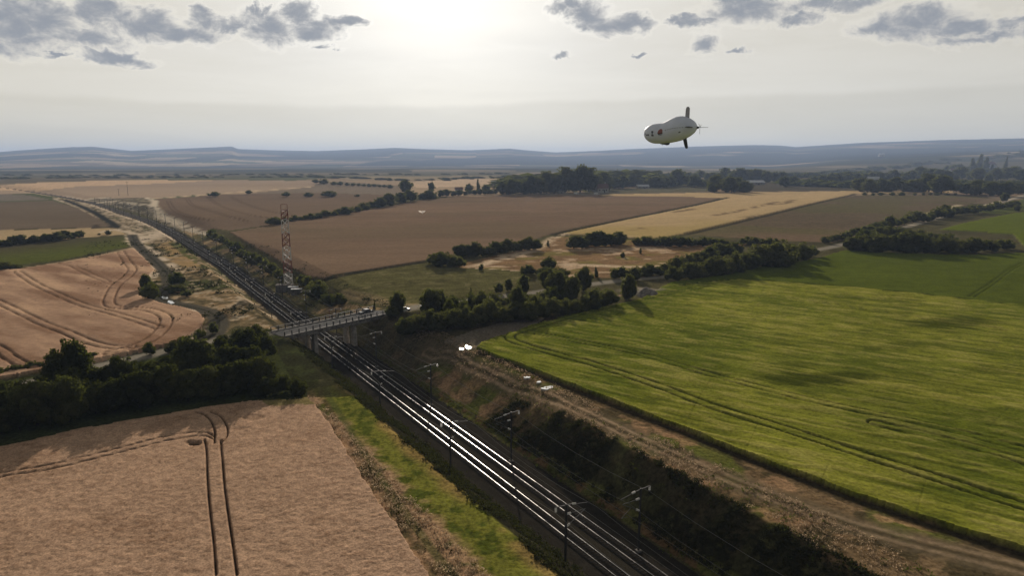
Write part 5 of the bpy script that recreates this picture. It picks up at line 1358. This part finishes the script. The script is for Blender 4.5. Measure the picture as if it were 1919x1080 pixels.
# far hedge left of centre
row([(514, 422, 16), (540, 416, 9), (600, 409, 12), (660, 399, 14), (700, 391, 15)], 'bush', 'dark hedge bush', 'the hedge climbing between the two brown fields', 'hedge between the brown fields', .62, 1.7)
row([(712, 389, 22), (745, 383, 20), (790, 374, 18), (830, 369, 15), (880, 365, 12), (930, 364, 10)], 'tree', 'dark hedge tree', 'the taller part of the brown field hedge', 'hedge between the brown fields', .7, 1.3, .2)
for x, y, w, h, lab in ((761, 362, 26, 26, 'large round tree standing behind the far hedge'), (808, 360, 17, 20, 'medium round tree right of the large one behind the far hedge'), (879, 361, 18, 18, 'spreading tree left of the dark spire'), (910, 361, 16, 16, 'small spreading tree right of the dark spire')): single(x, y, w, h, 'tree', lab, 'trees behind the far hedge')
single(896, 361, 9, 26, 'tall', 'dark spire-shaped tree behind the far hedge', 'trees behind the far hedge')
for x, y, w, h, lab in ((402, 369, 22, 10, 'dark bush on the far stubble, leftmost'), (466, 364, 14, 8, 'small bush on the far stubble, second from left'), (537, 369, 18, 10, 'bush on the ridge, first of three above the tower'), (578, 369, 18, 9, 'bush on the ridge, second of three above the tower'), (616, 369, 30, 12, 'wide bush on the ridge, largest of the three'), (670, 369, 12, 5, 'low bush on the ridge right of the three')): single(x, y, w, h, 'bush', lab, 'bushes on the far ridge')
row([(592, 344, 10), (640, 348, 7), (690, 350, 6), (740, 353, 8)], 'bush', 'distant bush', 'the hedge on the far left skyline', 'far skyline hedge', .9, 1.9)
# tall wood
row([(940, 364, 26), (985, 364, 28), (1000, 363, 36), (1020, 363, 42), (1040, 363, 46), (1065, 362, 48), (1090, 362, 46), (1112, 360, 40), (1130, 356, 34)], 'tree', 'tall dense tree', 'the tall wood beyond the brown field', 'tall wood beyond the brown field', .34, .92, .08)
row([(1135, 358, 30), (1160, 354, 26), (1190, 350, 22), (1215, 345, 14)], 'tree', 'leafy tree', 'the lower wood right of the tall wood', 'lower wood', .55, 1.1, .2)
row([(1208, 350, 18), (1240, 350, 26), (1275, 350, 28), (1300, 350, 20), (1340, 352, 24)], 'tree', 'dark village tree', 'the wood behind the golden stripe', 'wood behind the golden stripe', .5, 1.2, .2)
row([(1335, 361, 27), (1370, 361, 30), (1400, 361, 25)], 'tree', 'tall dark tree', 'the block in front of the village', 'block of trees in front of the village', .4, 1.1, .1)
row([(1225, 334, 12), (1280, 336, 16), (1340, 338, 20), (1380, 342, 26), (1402, 342, 22), (1440, 340, 20), (1472, 340, 20)], 'tree', 'distant dark tree', 'the back line of trees left of the village', 'back trees left of the village', .6, 1.1, .2)
row([(1470, 350, 18), (1540, 344, 16), (1600, 340, 14)], 'tree', 'distant tree', 'the line left of the village barn', 'trees left of the village barn', .7, 1.3, .2)
row([(1610, 361, 24), (1660, 361, 26), (1720, 361, 30), (1770, 361, 32), (1800, 361, 28), (1840, 368, 26), (1880, 366, 26), (1925, 362, 26)], 'tree', 'dark village tree', 'the front row of the village wood', 'front row of the village wood', .5, 1.15, .15)
row([(1560, 340, 16), (1640, 338, 18), (1720, 338, 22), (1800, 338, 22), (1880, 340, 24), (1930, 340, 22)], 'tree', 'dark village tree', 'the back row of the village wood', 'back row of the village wood', .7, 1.2, .3)
row([(1776, 326, 20), (1797, 326, 28), (1815, 326, 20)], 'tree', 'round dark tree', 'the domed wood on the village ridge', 'domed wood on the ridge', .5, 1.1, .1)
row([(1822, 326, 30), (1836, 326, 33), (1850, 327, 30), (1860, 327, 26)], 'tall', 'tall poplar', 'the row of poplars on the village ridge', 'poplars on the ridge', .8, .42, .05)
single(1883, 326, 8, 34, 'tall', 'slender dark spire tree at the right end of the ridge', 'poplars on the ridge')
row([(1700, 328, 10), (1760, 326, 12), (1868, 328, 14), (1925, 328, 14)], 'tree', 'small ridge tree', 'the line along the village ridge', 'small trees along the village ridge', 1.0, 1.5, .2)


def mass(name, pts, n, hpx, label=None):
    """far wood that reads as one mass: leaf clumps spread between pixel points (x, y)"""
    rs = np.random.RandomState(len(pts) * 7 + n); V0, F0, _m = make_crown(77 + n % 5, 'bush', 160, .09); P = np.array(pts, float)
    VV = []; FF = []; nb = 0
    for k in range(n):
        i = rs.randint(len(P) - 1); u = rs.rand(); x, y = P[i] * (1 - u) + P[i + 1] * u; y += rs.randn() * .7
        X, Y = unproj(x, y, 0.0); Z = hz(X, Y); K = ppm(X, Y); h = hpx / K * rs.uniform(.6, 1.25); w = h * rs.uniform(2.0, 7.0)
        VV.append(V0 * np.array([w, w * .7, h]) + np.array([X, Y, Z - .3])); FF.append(F0 + nb); nb += len(V0)
    o = link(bpy.data.objects.new(name, npmesh(name, np.vstack(VV), np.vstack(FF), (M_LEAF,)))); o['kind'] = 'stuff'


mass('distant_woodland', [(0, 337), (150, 334), (350, 335), (600, 334)], 60, 4)
mass('distant_woodland', [(600, 334), (760, 340), (960, 332), (1250, 330), (1500, 326)], 80, 4)
mass('distant_woodland', [(1450, 330), (1600, 322), (1750, 318), (1919, 316)], 60, 5)
mass('distant_woodland', [(1480, 346), (1600, 350), (1700, 348), (1919, 350)], 110, 11)
mass('distant_woodland', [(1440, 334), (1600, 330), (1780, 331), (1919, 332)], 90, 9)
mass('distant_woodland', [(1180, 334), (1300, 332), (1450, 330)], 60, 8)
mass('distant_woodland', [(960, 356), (1040, 352), (1130, 348), (1200, 344)], 40, 26)
mass('distant_woodland', [(0, 328), (400, 329), (800, 328), (1200, 325)], 70, 3)

# ============================================================ scrub and tussocks
def tufts(name, spots, mat, nleaf, seed, up=.6):
    """spots: x, y, z, size"""
    rs = np.random.RandomState(seed); S_ = np.array(spots); n = len(S_)
    C_ = np.repeat(S_, nleaf, 0); m_ = len(C_)
    d = rs.randn(m_, 3); d[:, 2] = np.abs(d[:, 2]) * up; d *= (.45 * C_[:, 3:4])
    P = C_[:, :3] + d * .75; P[:, 2] += .05
    nrm_ = rs.randn(m_, 3); nrm_ /= np.linalg.norm(nrm_, axis=1)[:, None]; t1 = np.cross(nrm_, rs.randn(m_, 3)); t1 /= np.linalg.norm(t1, axis=1)[:, None]; t2 = np.cross(nrm_, t1)
    s = C_[:, 3:4] * .20 * (.6 + .8 * rs.rand(m_, 1)); q = np.stack([P - t1 * s, P - t2 * s * .55, P + t1 * s, P + t2 * s * .55], 1).reshape(-1, 3)
    i0 = np.arange(m_) * 4; F = np.stack([i0, i0 + 1, i0 + 2, i0 + 3], 1)
    o = link(bpy.data.objects.new(name, npmesh(name, q, F, (mat,)))); o['kind'] = 'stuff'


def scatter(n, s0, s1, o0, o1, smin, smax, seed, thr=.0, sc=6, bias=1.0):
    rs = np.random.RandomState(seed); s = s0 + (s1 - s0) * rs.rand(n) ** bias; o_ = o0 + (o1 - o0) * rs.rand(n)
    p = TD[None] * s[:, None] + TN[None] * (T0 + o_)[:, None]; k = fbm(p[:, 0], p[:, 1], sc, 3, seed) > thr; p = p[k]
    z = height(p[:, 0], p[:, 1]); return np.column_stack([p, z, smin + (smax - smin) * rs.rand(len(p)) ** 2])


tufts('cutting_scrub', scatter(5500, 20, 178, -14.6, -6.2, .35, 1.2, 1, .42, 4), M_SCRUB, 14, 1)
tufts('cutting_scrub', scatter(9000, 10, 116, 8.2, 16.4, .25, 1.0, 2, .42, 4), M_SCRUB, 14, 2)
tufts('cutting_weeds', scatter(900, 20, 175, 6.6, 9.2, .3, .9, 3, .48, 5), M_LEAFL, 10, 3)
tufts('dry_tussocks', scatter(3400, 25, 132, -26, -21, .2, .65, 4, .45, 4), M_STRAW, 9, 4, 1.2)
tufts('dry_tussocks', scatter(4200, 5, 172, 15.5, 23.5, .25, .7, 5, .47, 5), M_STRAW, 9, 5, 1.1)
tufts('verge_weeds', scatter(350, 25, 135, -26, -22.5, .3, .8, 6, .55, 4), M_SCRUB, 10, 6)
tufts('bank_weeds', scatter(1600, 5, 176, 13, 23, .3, .9, 7, .55, 6), M_LEAFL, 9, 7)
tufts('embankment_scrub', scatter(2600, 215, 460, -60, -9, .5, 2.2, 8, .56, 12), M_SCRUB, 12, 8)
tufts('embankment_scrub', scatter(1600, 205, 420, 8, 26, .5, 2.0, 9, .52, 10), M_SCRUB, 12, 9)
print('TREES', NTREE[0])
#@@END


# ============================================================ haze
hb = MB().box((0, 7000, 105), (34000, 18400, 390)).build('haze', bpy.data.materials.new('haze'))
hb['kind'] = 'stuff'
hm_ = hb.data.materials[0]; hm_.use_nodes = True; t = NT(hm_.node_tree); t.n.clear()
ho = t.add('ShaderNodeOutputMaterial'); pv = t.add('ShaderNodeVolumePrincipled')
pv.inputs['Color'].default_value = (0.475, 0.63, 0.93, 1); pv.inputs['Density'].default_value = 9.5e-5; pv.inputs['Anisotropy'].default_value = 0.2
t.l.new(pv.outputs[0], ho.inputs['Volume'])
